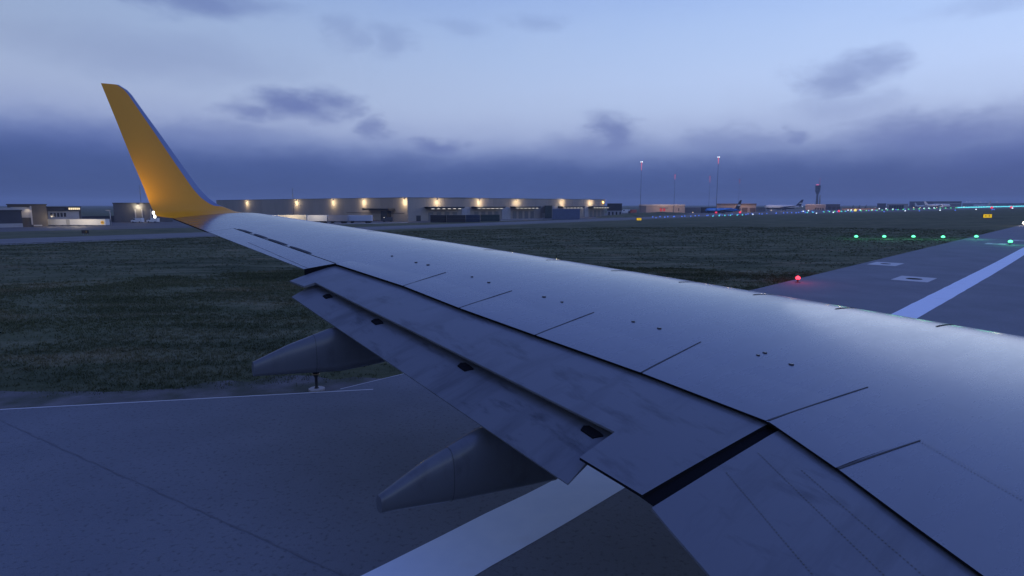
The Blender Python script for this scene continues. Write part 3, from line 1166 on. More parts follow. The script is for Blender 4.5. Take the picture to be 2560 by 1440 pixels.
def d2(o, z, h):
    text_mesh('lettering', 'Y A', h * .8, SIGNK, o, (.1, -.022, z), .005)
    MB().box(-1.0, -.78, -.02, -.013, z - h / 2, z + h / 2).build('location_panel', SIGNK, o)


def d3(o, z, h):
    text_mesh('lettering', 'S', h * .9, principled('sign_letter_yellow', (.5, .33, .04), .5, emit=(1, .6, .1), estr=.12), o, (.35, -.022, z), .005)


taxi_sign('bright yellow sign with left arrow and letter near the runway', 2468, 548.5, 2.5, 1.0, .45, SIGNY, d1)
taxi_sign('small yellow sign standing in front of the grass mound', 1597, 553.5, 1.75, .8, .35, SIGNY, d2)
taxi_sign('dim dark taxiway sign below the white cabins at left', 213, 587.5, 1.6, .75, .4, principled('sign_dark_face', (.05, .035, .02), .6), d3)

# ------------------------------------------------------------------ buildings
GLASS_D = principled('dark_window_glass', (.02, .025, .035), .1)
WARMW = emitter('warm_window', (1.0, .80, .48), 1.1)
WHITEP = noisy('white_panel', (.55, .55, .54), (.45, .45, .45), .5, .7)
ROOFD = principled('dark_roof', (.035, .037, .042), .7)


def rnd_mat(name, col, var, rough=.75):
    """panel material whose tone differs a little from piece to piece"""
    if name in MATS:
        return MATS[name]
    m = noisy(name, col, tuple(c * (1 - var) for c in col), .35, rough, stretch=(1, 1, .3))
    n = m.node_tree
    b = n.nodes['Principled BSDF']
    old = b.inputs['Base Color'].links[0].from_socket
    oi = n.nodes.new('ShaderNodeObjectInfo')
    mr = n.nodes.new('ShaderNodeMapRange'); mr.inputs[3].default_value = 1 - var; mr.inputs[4].default_value = 1 + var
    n.links.new(oi.outputs['Random'], mr.inputs[0])
    sc = n.nodes.new('ShaderNodeVectorMath'); sc.operation = 'SCALE'
    n.links.new(old, sc.inputs[0]); n.links.new(mr.outputs[0], sc.inputs[3])
    n.links.new(sc.outputs[0], b.inputs['Base Color'])
    return m


CLAD = rnd_mat('warehouse_cladding', (.34, .30, .255), .10)
PALE = noisy('pale_render', (.42, .41, .41), (.34, .33, .33), .4, .8)
DOOR = principled('dock_door_grey', (.16, .16, .165), .6)
LAMPW = emitter('wall_lamp_glass', (1.0, .86, .62), 2.5)
CANL = emitter('canopy_lamp_glass', (1.0, .93, .82), 1.2)

# --- the long cargo warehouse
wc = ground_at(1020, 553.5)
WH = 12.0
wh = thing('cargo_warehouse', 'long grey cargo warehouse with a row of lamps under its roof edge', 'warehouse', (wc.x, wc.y, wc.z), math.atan2(RD.y, RD.x))
LX, LY = 171.0, 262.0
MB().box(.25, LX - .25, .25, LY - .25, -.5, WH - .3).build('core', principled('warehouse_core', (.2, .19, .18), .8), wh)
pm_r = MB().box(.03, 12.15, 0, .24, -.4, WH - .02).mesh('wall_panel', CLAD)
for i in range(14):
    link('wall_panel', pm_r, wh, (i * 12.2 + .05, 0, 0))
pm_l = MB().box(0, .24, .03, 12.42, -.4, WH - .02).mesh('wall_panel', CLAD)
for i in range(21):
    link('wall_panel', pm_l, wh, (0, i * 12.47 + .26, 0))
m = MB()
m.box(-.25, LX + .25, -.25, .25, WH, WH + .22); m.box(-.25, .25, .25, LY, WH, WH + .22); m.box(.25, LX, .25, LY, WH - .28, WH - .02)
m.build('roof', ROOFD, wh)
# roof ridge seen as a faint bent line behind the parapet
MB().prism([(20, WH), (60, WH + 1.1), (100, WH)], 30, LY - 20).build('roof_light', principled('roof_sheet', (.3, .32, .36), .5), wh)


def s_right(u):
    k = (u - 1280) / FPX / 1.0096
    return (k * wc.y - wc.x) / (RD.x - k * RD.y)


def s_left(u):
    k = (u - 1280) / FPX / 1.0096
    return (k * wc.y - wc.x) / (RL.x - k * RL.y)


def wall_lamp_r(u):
    s_ = s_right(u)
    m = MB().box(s_ - .25, s_ + .25, -.9, .0, WH - 1.0, WH - .8).build('wall_lamp', DK, wh)
    MB().box(s_ - .22, s_ + .22, -.88, -.3, WH - 1.06, WH - 1.0).build('lamp_glass', LAMPW, m)
    lamp('wall_lamp_light', wh, (s_, -2.2, WH - 2.3), (1, .78, .48), 1000, .2)


def wall_lamp_l(u):
    s_ = s_left(u)
    m = MB().box(-.9, 0, s_ - .25, s_ + .25, WH - 1.0, WH - .8).build('wall_lamp', DK, wh)
    MB().box(-.88, -.3, s_ - .22, s_ + .22, WH - 1.06, WH - 1.0).build('lamp_glass', LAMPW, m)
    lamp('wall_lamp_light', wh, (-2.2, s_, WH - 2.3), (1, .78, .48), 1200, .2)


for u in (1093, 1198, 1291, 1404, 1475):
    wall_lamp_r(u)
for u in (618, 742, 834, 910, 1012):
    wall_lamp_l(u)
# amber beacon near the far corner
bs = s_right(1507)
MB().lathe([(.1, 0), (.3, .1), (.3, .6), (.1, .75)], 8, (bs, -.35, WH - 2.2)).build('beacon', emitter('amber_glass', (1, .62, .12), 22), wh)
lamp('beacon_light', wh, (bs, -.9, WH - 2.2), (1, .55, .1), 60, .2)

# canopies over the loading docks with lamps underneath
def canopy_r(u0, u1, zt=7.4, dep=4.5):
    a, b_ = s_right(u0), s_right(u1)
    c = MB()
    c.prism([(a + .2, zt - .9), (b_ - 1.0, zt - .9), (b_, zt), (a - .6, zt)], -dep, -.02)
    co = c.build('canopy', ROOFD, wh)
    n_ = 6
    for i in range(n_):
        x = a + (b_ - a) * (i + .6) / (n_ + .6)
        MB().box(x - .7, x + .7, -dep + .1, -dep + .9, zt - 1.12, zt - .92).build('canopy_lamp', CANL, co)
    nd = max(2, int((b_ - a) / 5))
    for i in range(nd):
        x = a + 1 + (b_ - a - 2) * (i + .5) / nd
        MB().box(x - 1.6, x + 1.6, -.10, .0, .0, 4.6).build('dock_door', DOOR, wh)


for u0, u1 in ((1062, 1150), (1179, 1252), (1276, 1340), (1395, 1450), (1471, 1514)):
    canopy_r(u0, u1)
a, b_ = s_left(988), s_left(922)
c = MB()
c.prism([(-4.5, 6.5), (-4.0, 5.6), (-.02, 5.6), (-.02, 6.5)], a, b_)
c.build('canopy', ROOFD, wh)
a, b_ = s_left(977), s_left(961)
MB().box(-2.5, 0, a, b_, -.3, 5.2).build('porch', ROOFD, wh)
MB().box(-2.62, -2.5, a + .6, a + 3, 1.5, 1.9).build('porch_light', CANL, wh)
# pale buttress panels between docks
for u0, u1 in ((1153, 1174), (1254, 1275), (1461, 1470), (1382, 1394)):
    a, b_ = s_right(u0), s_right(u1)
    MB().box(a, b_, -.35, .0, -.3, 7.2 if u0 < 1380 else 7.6).build('buttress', PALE, wh)
# dark doors near the corner
a, b_ = s_right(1040), s_right(1051)
MB().box(a, b_, -.12, .0, -.3, 2.9).build('roller_door', ROOFD, wh)
MB().box(-.08, .0, 3, 60, 3.9, 4.15).build('wall_rail', ROOFD, wh)


# --- generic box building seen side on
def building(name, label, u0, u1, vt, vb, depth, wall, roof=ROOFD, cat='building', rz=0.0, group=None, over=.3, rt=.35):
    p = ground_at((u0 + u1) / 2, vb)
    Y = p.y
    x0, x1 = at_depth(u0, 512, Y).x, at_depth(u1, 512, Y).x
    h = at_depth((u0 + u1) / 2, vt, Y).z - p.z
    turn = math.atan2((x0 + x1) / 2, Y)               # fronts face the runway side they are seen from
    w = (x1 - x0) * math.cos(turn)
    o = thing(name, label, cat, ((x0 + x1) / 2, Y, p.z), rz - turn, group)
    MB().box(-w / 2, w / 2, 0, depth, -.6, h - rt).build('wall', wall, o)
    MB().box(-w / 2 - over, w / 2 + over, -over, depth + over, h - rt, h).build('roof', roof, o)
    return o, w, h, Y


def panel(o, name, x0, x1, z0, z1, mat, y=-.06, y1=.0):
    return MB().box(x0, x1, y, y1, z0, z1).build(name, mat, o)


BROWN = noisy('brown_cladding', (.085, .072, .062), (.065, .056, .05), .4, .75)
DARKW = noisy('dark_cladding', (.055, .055, .065), (.04, .042, .05), .4, .75)
BEIGE = noisy('beige_render', (.46, .37, .31), (.40, .32, .27), .3, .8)
GREYW = noisy('grey_cladding', (.19, .185, .19), (.15, .145, .15), .3, .75)

# left cluster
o, w, h, Y = building('cargo_shed', 'low dark shed at the left picture border with a pale ground strip', -30, 52, 525, 569, 30, DARKW)
panel(o, 'ground_floor', -w / 2, w / 2, 0, 1.5, PALE)
panel(o, 'roof_sign', -w / 2, -w / 2 + 7, h, h + .9, PALE, -.1, .6)
o, w, h, Y = building('office_block', 'brown grey block behind the dark shed with a lit corner', 18, 116, 510, 567, 26, BROWN)
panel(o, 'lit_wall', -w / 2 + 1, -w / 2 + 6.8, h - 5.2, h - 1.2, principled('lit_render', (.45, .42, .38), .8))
panel(o, 'plinth', w * .12, w * .34, .2, .7, PALE, -.5, 0)
panel(o, 'pale_strip', -w / 2 + 6.7, -w / 2 + 7.2, .8, h - .8, PALE, -.25, 0)  # narrow pale upright on the wall
lamp('office_lamp_light', o, (-w / 2 + 6.0, -1.0, h - 1.6), (1, .8, .55), 110, .15, 120, (0, .3, -1))
panel(o, 'wall_lamp', -w / 2 + 5.8, -w / 2 + 6.3, h - 1.3, h - 1.1, DK, -.9, 0)
o, w, h, Y = building('office_wing', 'office wing with a lit strip of warm windows above a dark band', 116, 201, 516.5, 562, 20, DARKW)
panel(o, 'window_band', w * .02, w / 2 - .1, h - 1.35, h - .45, GLASS_D)
for i in range(6):
    x0 = w * .14 + i * (w * .35 / 6)
    panel(o, 'lit_window', x0, x0 + w * .35 / 6 - .12, h - 1.3, h - .5, WARMW, -.1, -.06)
panel(o, 'lower_wall', -w / 2 + .3, w * .44, 2.5, h - 1.9, PALE)
for i in range(5):
    panel(o, 'window', -w / 2 + 1.0 + i * 1.15, -w / 2 + 1.8 + i * 1.15, 3.4, h - 2.6, GLASS_D, -.12, -.06)
panel(o, 'ledge', -w / 2, w / 2 - .6, h - 1.9, h - 1.65, ROOFD, -.5, 0)
o, w, h, Y = building('boundary_wall', 'low dark wall between the office wing and the lamp-lit hangar', 202, 288, 540, 556, 1.0, DARKW, cat='wall', over=.05, rt=.2)
o, w, h, Y = building('hangar', 'dark hangar with one bright wall lamp behind the winglet root', 284, 430, 507, 555, 40, noisy('hangar_cladding', (.10, .095, .10), (.075, .075, .08), .3, .75))
xl = (at_depth(345, 512, Y).x - o.location.x) * .84
panel(o, 'wall_lamp', xl - .3, xl + .3, h - 1.0, h - .75, DK, -.9, 0)
panel(o, 'lamp_glass', xl - .2, xl + .2, h - 1.06, h - 1.0, LAMPW, -.85, -.2)
lamp('wall_lamp_light', o, (xl, -1.4, h - 2.0), (1, .86, .58), 1100, .2)
for u in (336.5, 353.5, 375.5):
    x0 = (at_depth(u, 512, Y).x - o.location.x) * .84
    panel(o, 'door_frame', x0 - .22, x0 + .22, 2.0, 6.2, PALE, -.4, 0)
for u0, u1 in ((337.5, 353), (354, 375)):
    x0, x1 = (at_depth(u0, 512, Y).x - o.location.x) * .84, (at_depth(u1, 512, Y).x - o.location.x) * .84
    panel(o, 'door', x0, x1, 0, 6, principled('hangar_door', (.13, .12, .12), .7), -.1, 0)

# white site cabins in a row with a logo at the end
p = ground_at(186, 565)
cb_w = at_depth(265, 512, p.y).x - at_depth(107, 512, p.y).x
cab = thing('site_cabin', 'long row of white cabins with an orange emblem at its right end', 'cabin', (p.x, p.y, p.z))
hc = cb_w * 16.5 / 158
cols = [(0, .09), (.09, .135), (.135, .19), (.19, .375), (.375, .43), (.43, 1.0)]
WCAB = principled('white_cabin', (.70, .68, .64), .6)
for i, (a, b_) in enumerate(cols):
    MB().box(-cb_w / 2 + a * cb_w + .04, -cb_w / 2 + b_ * cb_w - .04, 0, 2.6, .35, hc).build('cabin_body', WCAB if i != 4 else principled('cabin_link', (.4, .39, .37), .7), cab)
    MB().box(-cb_w / 2 + a * cb_w, -cb_w / 2 + a * cb_w + .04, .1, 2.5, .35, hc - .1).build('joint', ROOFD, cab)
for x in np.linspace(-cb_w / 2 + 1, cb_w / 2 - 1, 8):
    MB().box(x - .15, x + .15, .2, .5, -.1, .35).build('foot', ROOFD, cab)
MB().box(-cb_w / 2 - .1, cb_w / 2 + .1, -.1, 2.7, hc, hc + .12).build('roof', WHITEP, cab)
xe = at_depth(252, 512, p.y).x - p.x
m = MB(); m.lathe([(.75, 0), (.75, .03)], 16, smooth=False)
em = m.build('emblem', principled('orange_emblem', (.95, .55, .06), .5), cab); em.location = (xe, -.015, hc * .52); em.rotation_euler = (math.pi / 2, 0, 0)
MB().prism([(xe - .75, hc * .48), (xe - .1, hc * .66), (xe + .15, hc * .66), (xe + .8, hc * .56), (xe + .2, hc * .55)], -.07, -.05).build('emblem_mark', principled('emblem_dark', (.25, .05, .01), .5), cab)
lamp('cabin_fill_light', cab, (6, -7, 4.2), (1, .85, .62), 1900, .3)  # unseen lamp added to brighten the cabin fronts
lamp('cabin_fill_light', cab, (-4, -7, 3.0), (1, .85, .62), 420, .3)  # second unseen lamp, added to lighten the left end
# pale post with an arm beside the cabins
fl = thing('lamp_post', 'pale lamp post at the right end of the white cabins', 'lamp post', (at_depth(260, 512, p.y).x, p.y + 3.2, p.z))
hp = at_depth(260, 527, p.y).z - p.z
MB().tube((0, 0, -.2), (0, 0, hp), .16, .13, 8).build('pole', PALE, fl)
MB().box(-1.6, .3, -.2, .2, hp, hp + .2).build('arm', PALE, fl)

# shrubs in front of the office wing
LEAF = noisy('dark_shrub_leaf', (.028, .036, .022), (.05, .058, .032), 2.0, .9)


def shrub(label, u, vb, wpx, hpx, n_=420):
    p = ground_at(u, vb)
    p.y += 0
    k = p.y / FPX
    o = thing('shrub', label, 'shrub', p, 0, 'dark shrubs by the office wing')
    wv, hv = wpx * k / 2, hpx * k
    m = MB()
    for i in range(n_):
        d = Vector((random.gauss(0, 1), random.gauss(0, 1), random.gauss(0, 1))).normalized() * (random.random() ** .4)
        c = Vector((d.x * wv, d.y * wv * .7, hv * .55 + d.z * hv * .5))
        s_ = random.uniform(.16, .34)
        a = Vector((random.uniform(-1, 1), random.uniform(-1, 1), random.uniform(-1, 1))).normalized() * s_
        b2 = a.cross(Vector((random.uniform(-1, 1), random.uniform(-1, 1), 1))).normalized() * s_ * .6
        m.add([c - a, c + b2, c + a, c - b2], [(0, 1, 2, 3)])
    m.build('foliage', LEAF, o)
    MB().tube((0, 0, -.1), (0, 0, hv * .5), .12, .06, 6).build('stem', principled('bark', (.05, .04, .03), .9), o)


shrub('wide dark shrub in front of the office wing', 172, 560, 40, 27)
shrub('smaller dark shrub left of the wide one, above the cabins', 133, 560, 22, 20)

# parked trailers and containers in front of the warehouse
WT = principled('white_trailer', (.74, .72, .68), .55)
TYRE = principled('tyre', (.015, .015, .016), .8)


def trailer(label, u0, u1, vt, vb, mat=WT, lit=None):
    p = ground_at((u0 + u1) / 2, vb)
    Y = p.y
    w = at_depth(u1, 512, Y).x - at_depth(u0, 512, Y).x
    h = at_depth(u0, vt, Y).z - p.z
    o = thing('trailer', label, 'trailer', p, 0, 'trailers parked by the warehouse')
    MB().box(-w / 2, w / 2, 0, 2.5, 1.05, h).build('box', mat, o)
    MB().box(-w / 2 + .1, w / 2 - .1, .3, 2.2, .75, 1.05).build('chassis', ROOFD, o)
    for x in (w / 2 - 1.2, w / 2 - 2.4, -w / 2 + 1.5):
        MB().lathe([(.5, -.05), (.5, 2.45)], 10, (0, 0, 0), smooth=False).build('wheel', TYRE, o)
        wo = o.children[-1] if False else COL.objects[-1]
        wo.location = (x, 2.45, .5); wo.rotation_euler = (math.pi / 2, 0, 0)
    for k in np.arange(-w / 2 + 1.2, w / 2 - .3, 1.25):
        MB().box(k, k + .05, -.03, .0, 1.15, h - .1).build('rib', mat, o)
    if lit:
        lamp('yard_light', o, (0, -5, 5.0), (1, .85, .62), lit, .3)
    return o


trailer('white trailer cut off by the wing edge, first by the warehouse', 650, 694, 537.5, 558, WT, 700)
trailer('cream lit trailer second from the left by the warehouse', 697, 766, 537.5, 558, principled('cream_trailer', (.80, .70, .52), .55), 1200)
trailer('long white trailer in the middle of the warehouse yard', 769, 818, 538, 558.5, WT, 700)
trailer('dull grey trailer with dark gear in front of it', 821, 868, 538.5, 558.5, principled('grey_trailer', (.33, .31, .32), .6))
trailer('bluish white trailer left of the warehouse canopy', 871, 929, 538, 558, principled('bluish_trailer', (.50, .53, .62), .55))


def container(label, u0, u1, vt, vb, col, name):
    p = ground_at((u0 + u1) / 2, vb)
    Y = p.y
    w = at_depth(u1, 512, Y).x - at_depth(u0, 512, Y).x
    h = at_depth(u0, vt, Y).z - p.z
    mat = noisy(name, col, tuple(c * .8 for c in col), .6, .6)
    o = thing('shipping_container', label, 'container', p, 0, 'containers stacked before the warehouse')
    hh = h / 2
    for k in (0, 1):
        b = MB().box(-w / 2 + .05, w / 2 - .05, .05, 2.4, k * hh + .03, (k + 1) * hh - .03).build('container_box', mat, o)
        m = MB()
        for x in np.arange(-w / 2 + .3, w / 2 - .2, .55):
            m.box(x, x + .25, 0, .06, k * hh + .2, (k + 1) * hh - .2)
        m.build('corrugation', mat, b)
        fr = MB()
        for x in (-w / 2, w / 2 - .12):
            fr.box(x, x + .12, -.02, .1, k * hh, (k + 1) * hh)
        fr.build('corner_post', mat, b)
    return o


container('black stack of containers nearest the warehouse corner', 1076, 1116, 537.5, 556, (.022, .020, .026), 'container_black')
container('dark brown container stack in the middle of the row', 1117, 1164, 537.5, 556, (.034, .030, .036), 'container_brown')
container('dark blue container stack right of the brown one', 1165, 1200, 537, 555, (.028, .042, .085), 'container_blue')
container('dark green container stack at the right end of the row', 1201, 1249, 536.5, 553.5, (.022, .046, .046), 'container_green')

# loose things on the right of the yard
o, w, h, Y = building('storage_tent', 'blue grey sheeted storage tent before the warehouse docks', 1381, 1450, 522.5, 549, 12, noisy('blue_sheet', (.12, .15, .24), (.10, .125, .20), .5, .7), principled('blue_sheet_roof', (.13, .16, .25), .7), cat='tent', over=.05)
o, w, h, Y = building('plant_hut', 'dark green plant hut beside the blue grey tent', 1362, 1380, 514, 546, 8, noisy('green_dark', (.045, .065, .06), (.035, .05, .05), .5, .7), cat='hut', over=.05)


def cargo_igloo(label, u, vb, wpx, hpx, flip):
    p = ground_at(u, vb)
    k = p.y / FPX
    w, h = wpx * k, hpx * k
    o = thing('cargo_container', label, 'air container', p, 0, 'white air cargo containers')
    s_ = -1 if flip else 1
    MB().prism([(-s_ * w / 2, .3), (s_ * w * .28, .3), (s_ * w / 2, h * .45), (s_ * w / 2, h), (-s_ * w / 2, h)][::s_], 0, 2.2).build('shell', WT, o)
    MB().box(-w / 2, w / 2, .1, 2.1, .0, .28).build('pallet', GREY_METAL, o)
    MB().box(-w * .3, w * .2, -.04, 0, .6, h * .85).build('curtain', PALE, o)


cargo_igloo('left white air container with a slanted side', 1347, 545.5, 12, 11, False)
cargo_igloo('middle pinkish white air container with a slanted side', 1359, 545.5, 11, 11.5, True)
cargo_igloo('right white air container beside the blue grey tent', 1371, 545.5, 10, 10, False)

o, w, h, Y = building('control_hut', 'dark box building on a pale ground floor right of the warehouse', 1518, 1555, 508.5, 540, 14, DARKW, over=.1)
panel(o, 'ground_floor', -w / 2, w / 2, 0, h * .42, PALE)
for i in range(4):
    panel(o, 'opening', -w / 2 + 1 + i * w / 4, -w / 2 + 2.1 + i * w / 4, .5, h * .34, GLASS_D, -.12, -.06)

# grass mound hiding the foot of the beige cargo building
pA, pB = ground_at(1500, 546), ground_at(1735, 535)
v, f = [], []
nm, nk = 40, 10
for i in range(nm + 1):
    t_ = i / nm
    c = pA.lerp(pB, t_)
    hh = 2.6 * math.sin(math.pi * min(1, max(0, t_))) ** .6 * (1 + .08 * math.sin(t_ * 23))
    for j in range(nk + 1):
        q = j / nk
        x, y = c.x, c.y + q * 40
        v.append((x, y, terr(x, y) - .05 + hh * math.sin(math.pi * q) ** 1.2))
for i in range(nm):
    for j in range(nk):
        a = i * (nk + 1) + j
        f.append((a, a + nk + 1, a + nk + 2, a + 1))
tag(MB().add(v, f, 0, True).build('grass_mound', FIELD), kind='structure')

# right hand side of the airport
o, w, h, Y = building('cargo_hall', 'beige cargo hall with a pale roof edge behind the grass mound', 1597, 1712, 511, 532.5, 45, BEIGE, principled('pale_roof_edge', (.62, .58, .55), .6), rt=1.2)
panel(o, 'side_wall', -w / 2, -w / 2 + w * .16, 0, h - 1.2, GREYW)
panel(o, 'sign_band', -w * .06, w * .14, h - 4.2, h - 3.2, GREYW)
for i in range(2):
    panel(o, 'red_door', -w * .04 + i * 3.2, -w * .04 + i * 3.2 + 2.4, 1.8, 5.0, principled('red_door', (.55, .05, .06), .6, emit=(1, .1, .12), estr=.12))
panel(o, 'pillar', w * .25, w * .25 + .7, 0, h - 1.2, GREYW, -.3, 0)
panel(o, 'dark_door', w * .36, w * .38, 2, 5, ROOFD)
lamp('hall_lamp_light', o, (0, -14, 9), (1, .68, .48), 3200, .5)
lamp('hall_lamp_light', o, (w * .35, -14, 9), (1, .68, .48), 1600, .5)
o, w, h, Y = building('grey_hangar', 'grey hangar with a sloping roof right of the beige cargo hall', 1713, 1751, 518, 532, 40, GREYW, PALE)
o, w, h, Y = building('dark_shed', 'dark shed behind the nose of the blue airliner', 1752, 1790, 518.5, 532, 30, DARKW)
o, w, h, Y = building('tan_hangar', 'tan lamp-lit hangar behind the tail of the blue airliner', 1792, 1890, 509, 530, 50, BEIGE, noisy('brown_roof', (.20, .15, .12), (.16, .12, .1), .3, .8), rt=2.0)
for i in range(5):
    panel(o, 'door_bay', -w / 2 + 2 + i * w / 5, -w / 2 + 2 + i * w / 5 + w / 7, 0, h * .5, noisy('bay_brown', (.16, .11, .09), (.12, .09, .08), .4, .8))
lamp('hangar_lamp_light', o, (w * .2, -16, 11), (1, .62, .40), 4200, .5)
lamp('hangar_lamp_light', o, (-w * .3, -16, 11), (1, .62, .40), 1500, .5)
o, w, h, Y = building('grey_store', 'low grey store between the two parked airliners', 1890, 1914, 519, 528.5, 30, GREYW)
o, w, h, Y = building('tan_terminal', 'tan building with a pale swept roof at the foot of the control tower', 2014, 2064, 510.5, 524.5, 60, BEIGE, principled('pale_roof_edge', (.62, .58, .55), .6), rt=1.6)
for i in range(4):
    panel(o, 'opening', -w * .02 + i * w * .12, -w * .02 + i * w * .12 + w * .08, 0, h * .35, ROOFD)
lamp('terminal_lamp_light', o, (-w * .25, -20, 12), (1, .58, .38), 5200, .5)
o, w, h, Y = building('slate_hangar', 'slate grey hangar right of the tan building', 2065, 2100, 510.5, 524.5, 70, noisy('slate_cladding', (.12, .115, .15), (.10, .10, .13), .2, .75), rt=1.0)
for i in range(3):
    panel(o, 'door_bay', -w / 2 + 3 + i * w / 3, -w / 2 + 3 + i * w / 3 + w / 4.5, 0, h * .55, DARKW)
o, w, h, Y = building('low_pier', 'long low pier with an orange-lit front below the dark tails', 2106, 2196, 520, 525.5, 40, BEIGE, rt=.8)
for k in (-.35, 0, .35):
    lamp('pier_lamp_light', o, (w * k, -22, 10), (1, .5, .3), 4200, .5)
o, w, h, Y = building('far_block', 'dark grey block left of the glass fronted terminal', 2193, 2215, 508.5, 523, 60, noisy('far_grey', (.10, .105, .13), (.08, .085, .11), .2, .8))
o, w, h, Y = building('glass_terminal', 'dark glass fronted terminal in a pale frame', 2217, 2270, 509.5, 524, 80, PALE, PALE, rt=1.4)
for i in range(6):
    panel(o, 'glass_bay', -w * .40 + i * w * .12, -w * .40 + i * w * .12 + w * .11, .5, h - 2.4, GLASS_D)
o, w, h, Y = building('pier_terminal', 'long slate terminal with pale roof bands behind the white airliner', 2272, 2402, 503.5, 520, 120, noisy('pier_slate', (.13, .135, .17), (.11, .11, .15), .1, .8), rt=2.0)
panel(o, 'roof_band', -w * .02, w * .48, h - 7.5, h - 4.5, PALE)
panel(o, 'tan_front', w * .28, w * .48, 2, h * .32, BEIGE)
for i in range(7):
    panel(o, 'window_bay', -w * .45 + i * w * .075, -w * .45 + i * w * .075 + w * .05, 2, h * .5, GLASS_D)
o, w, h, Y = building('car_park', 'far multi-storey block with a row of white lamps on its roof', 2404, 2560, 508, 516.6, 120, noisy('carpark_grey', (.11, .12, .15), (.09, .095, .13), .1, .8), rt=1.0)
for i, u in enumerate((2414, 2422, 2436, 2450, 2463, 2492)):
    x = (at_depth(u, 512, Y).x - o.location.x) * .78
    m = MB().tube((x, 5, h), (x, 5, h + 5.5), .35, .25, 6).build('roof_mast', DK, o)
    MB().lathe([(.2, -.9), (.95, -.4), (.95, .4), (.2, .9)], 8, (x, 5, h + 6.2)).build('mast_lamp', emitter('roof_lamp_glass', (.9, .95, 1.0), 2.2), m)

# control tower
tp = at_depth(2041, 524, 1900)
ty = Vector((tp.x, 1900, terr(tp.x, 1900)))
tw = thing('control_tower', 'dark slender control tower with a flared cab and red antenna', 'control tower', ty)
k = 1900 / FPX
H0 = at_depth(2041, 463, 1900).z - ty.z
TWM = noisy('tower_concrete', (.07, .075, .095), (.055, .06, .08), .1, .8)
MB().lathe([(4.4, -1), (3.6, 6), (3.0, H0 * .55), (3.4, H0 * .60)], 14).build('shaft', TWM, tw)
MB().lathe([(3.4, H0 * .60), (6.0, H0 * .70), (7.6, H0 * .76), (7.6, H0 * .79), (6.8, H0 * .80)], 14).build('flare', TWM, tw)
MB().lathe([(6.6, H0 * .80), (7.2, H0 * .90), (7.8, H0 * .95)], 14, smooth=False).build('cab_glass', principled('tower_glass', (.03, .04, .06), .2), tw)
MB().lathe([(8.2, H0 * .95), (8.2, H0 * .975), (5.4, H0)], 14).build('cab_roof', TWM, tw)
for i in range(14):
    a_ = 2 * math.pi * i / 14
    MB().tube((6.7 * math.cos(a_), 6.7 * math.sin(a_), H0 * .80), (7.9 * math.cos(a_), 7.9 * math.sin(a_), H0 * .95), .22, .22, 4).build('mullion', TWM, tw)
rl = MB().lathe([(1.2, 0), (4.2, .6), (4.2, 2.0), (1.2, 2.6)], 10, (-2, 0, H0)).build('obstruction_glow', emitter('red_obstruction', (1, .16, .36), .8), tw)
Hant = at_depth(2045, 445, 1900).z - ty.z
MB().tube((5.0, 0, H0 * .9), (5.0, 0, Hant), 1.1, .4, 6).build('antenna', principled('red_antenna', (.5, .06, .12), .6, emit=(1, .1, .3), estr=.10), tw)
MB().lathe([(2.6, -1), (2.2, H0 * .52), (1.5, H0 * .56)], 8, (7.2, -3, 0)).build('lift_shaft', PALE, tw)

# flood light masts with red glowing tops
def mast(label, u, vt, Y, white=True, red=8.0, thin=1.0, dim=1.0):
    p = at_depth(u, 512, Y)
    z0 = terr(p.x, Y)
    top = at_depth(u, vt, Y).z - z0
    o = thing('light_mast', label, 'mast', (p.x, Y, z0), 0, 'tall masts behind the buildings')
    k = Y / FPX
    MB().tube((0, 0, -.5), (0, 0, top), .42 * k * 2.0 * thin, .20 * k * 2 * thin, 8).build('pole', noisy('mast_steel', (.075, .08, .10), (.06, .065, .085), .2, .6), o)
    hd = MB().box(-2.2 * k, 2.2 * k, -.25 * k, .25 * k, top, top + .5 * k).build('head', DK, o)
    if white:
        for s_ in (-1, 1):
            MB().lathe([(.25 * k, 0), (1.1 * k, .5 * k), (1.1 * k, 1.3 * k), (.3 * k, 1.8 * k)], 8, (s_ * 1.7 * k, 0, top + .3 * k)).build('flood_lamp', emitter('flood_glass', (.85, .93, 1.0), 2.6), hd)
    # glowing sleeve under the head stands in for red lamplight on the mast
    n_ = max(2, int(red / 3))
    for i in range(n_):
        w_ = (1.45 - .9 * i / n_) * k * thin
        zz = top - (i + 1) * red * k / n_
        MB().lathe([(w_ * .6, 0), (w_, .15 * red * k / n_), (w_, .8 * red * k / n_), (w_ * .6, .95 * red * k / n_)], 8, (0, 0, zz)).build('obstruction_glow', emitter('red_mast_glow_%d' % int(dim * 10), (1, .14, .20), .85 * dim), o)
    return o


mast('tall mast with two white lamps behind the warehouse end', 1601, 406, 560, True, 19, .62)
mast('tallest mast with two white lamps left of the blue airliner', 1791, 394, 540, True, 15, .75)
mast('far mast with a single red lamp between the two tall ones', 1685, 436, 1000, False, 12, .55, .8)
mast('far thin mast left of the tallest mast', 1772, 440, 1000, False, 15, .42, .6)
mast('faintest thin red mast right of the tallest mast', 1846, 448, 1100, False, 10, .28, .6)


def thin_mast(label, u, vt, vb, Y):
    p = at_depth(u, 512, Y); z0 = terr(p.x, Y)
    top = at_depth(u, vt, Y).z - z0
    o = thing('antenna_mast', label, 'mast', (p.x, Y, z0), 0, 'thin antenna masts')
    MB().tube((0, 0, -.3), (0, 0, top), .16, .06, 6).build('pole', noisy('mast_steel', (.2, .2, .22), (.15, .15, .17), .3, .6), o)
    for i in range(3):
        zz = top - 1.2 * i - .2
        MB().box(-.5, .5, -.05, .05, zz, zz + .12).build('crossbar', PALE, o)
    MB().box(-.18, .18, -.1, .1, top - 4.5, top - 2.8).build('antenna_panel', PALE, o)


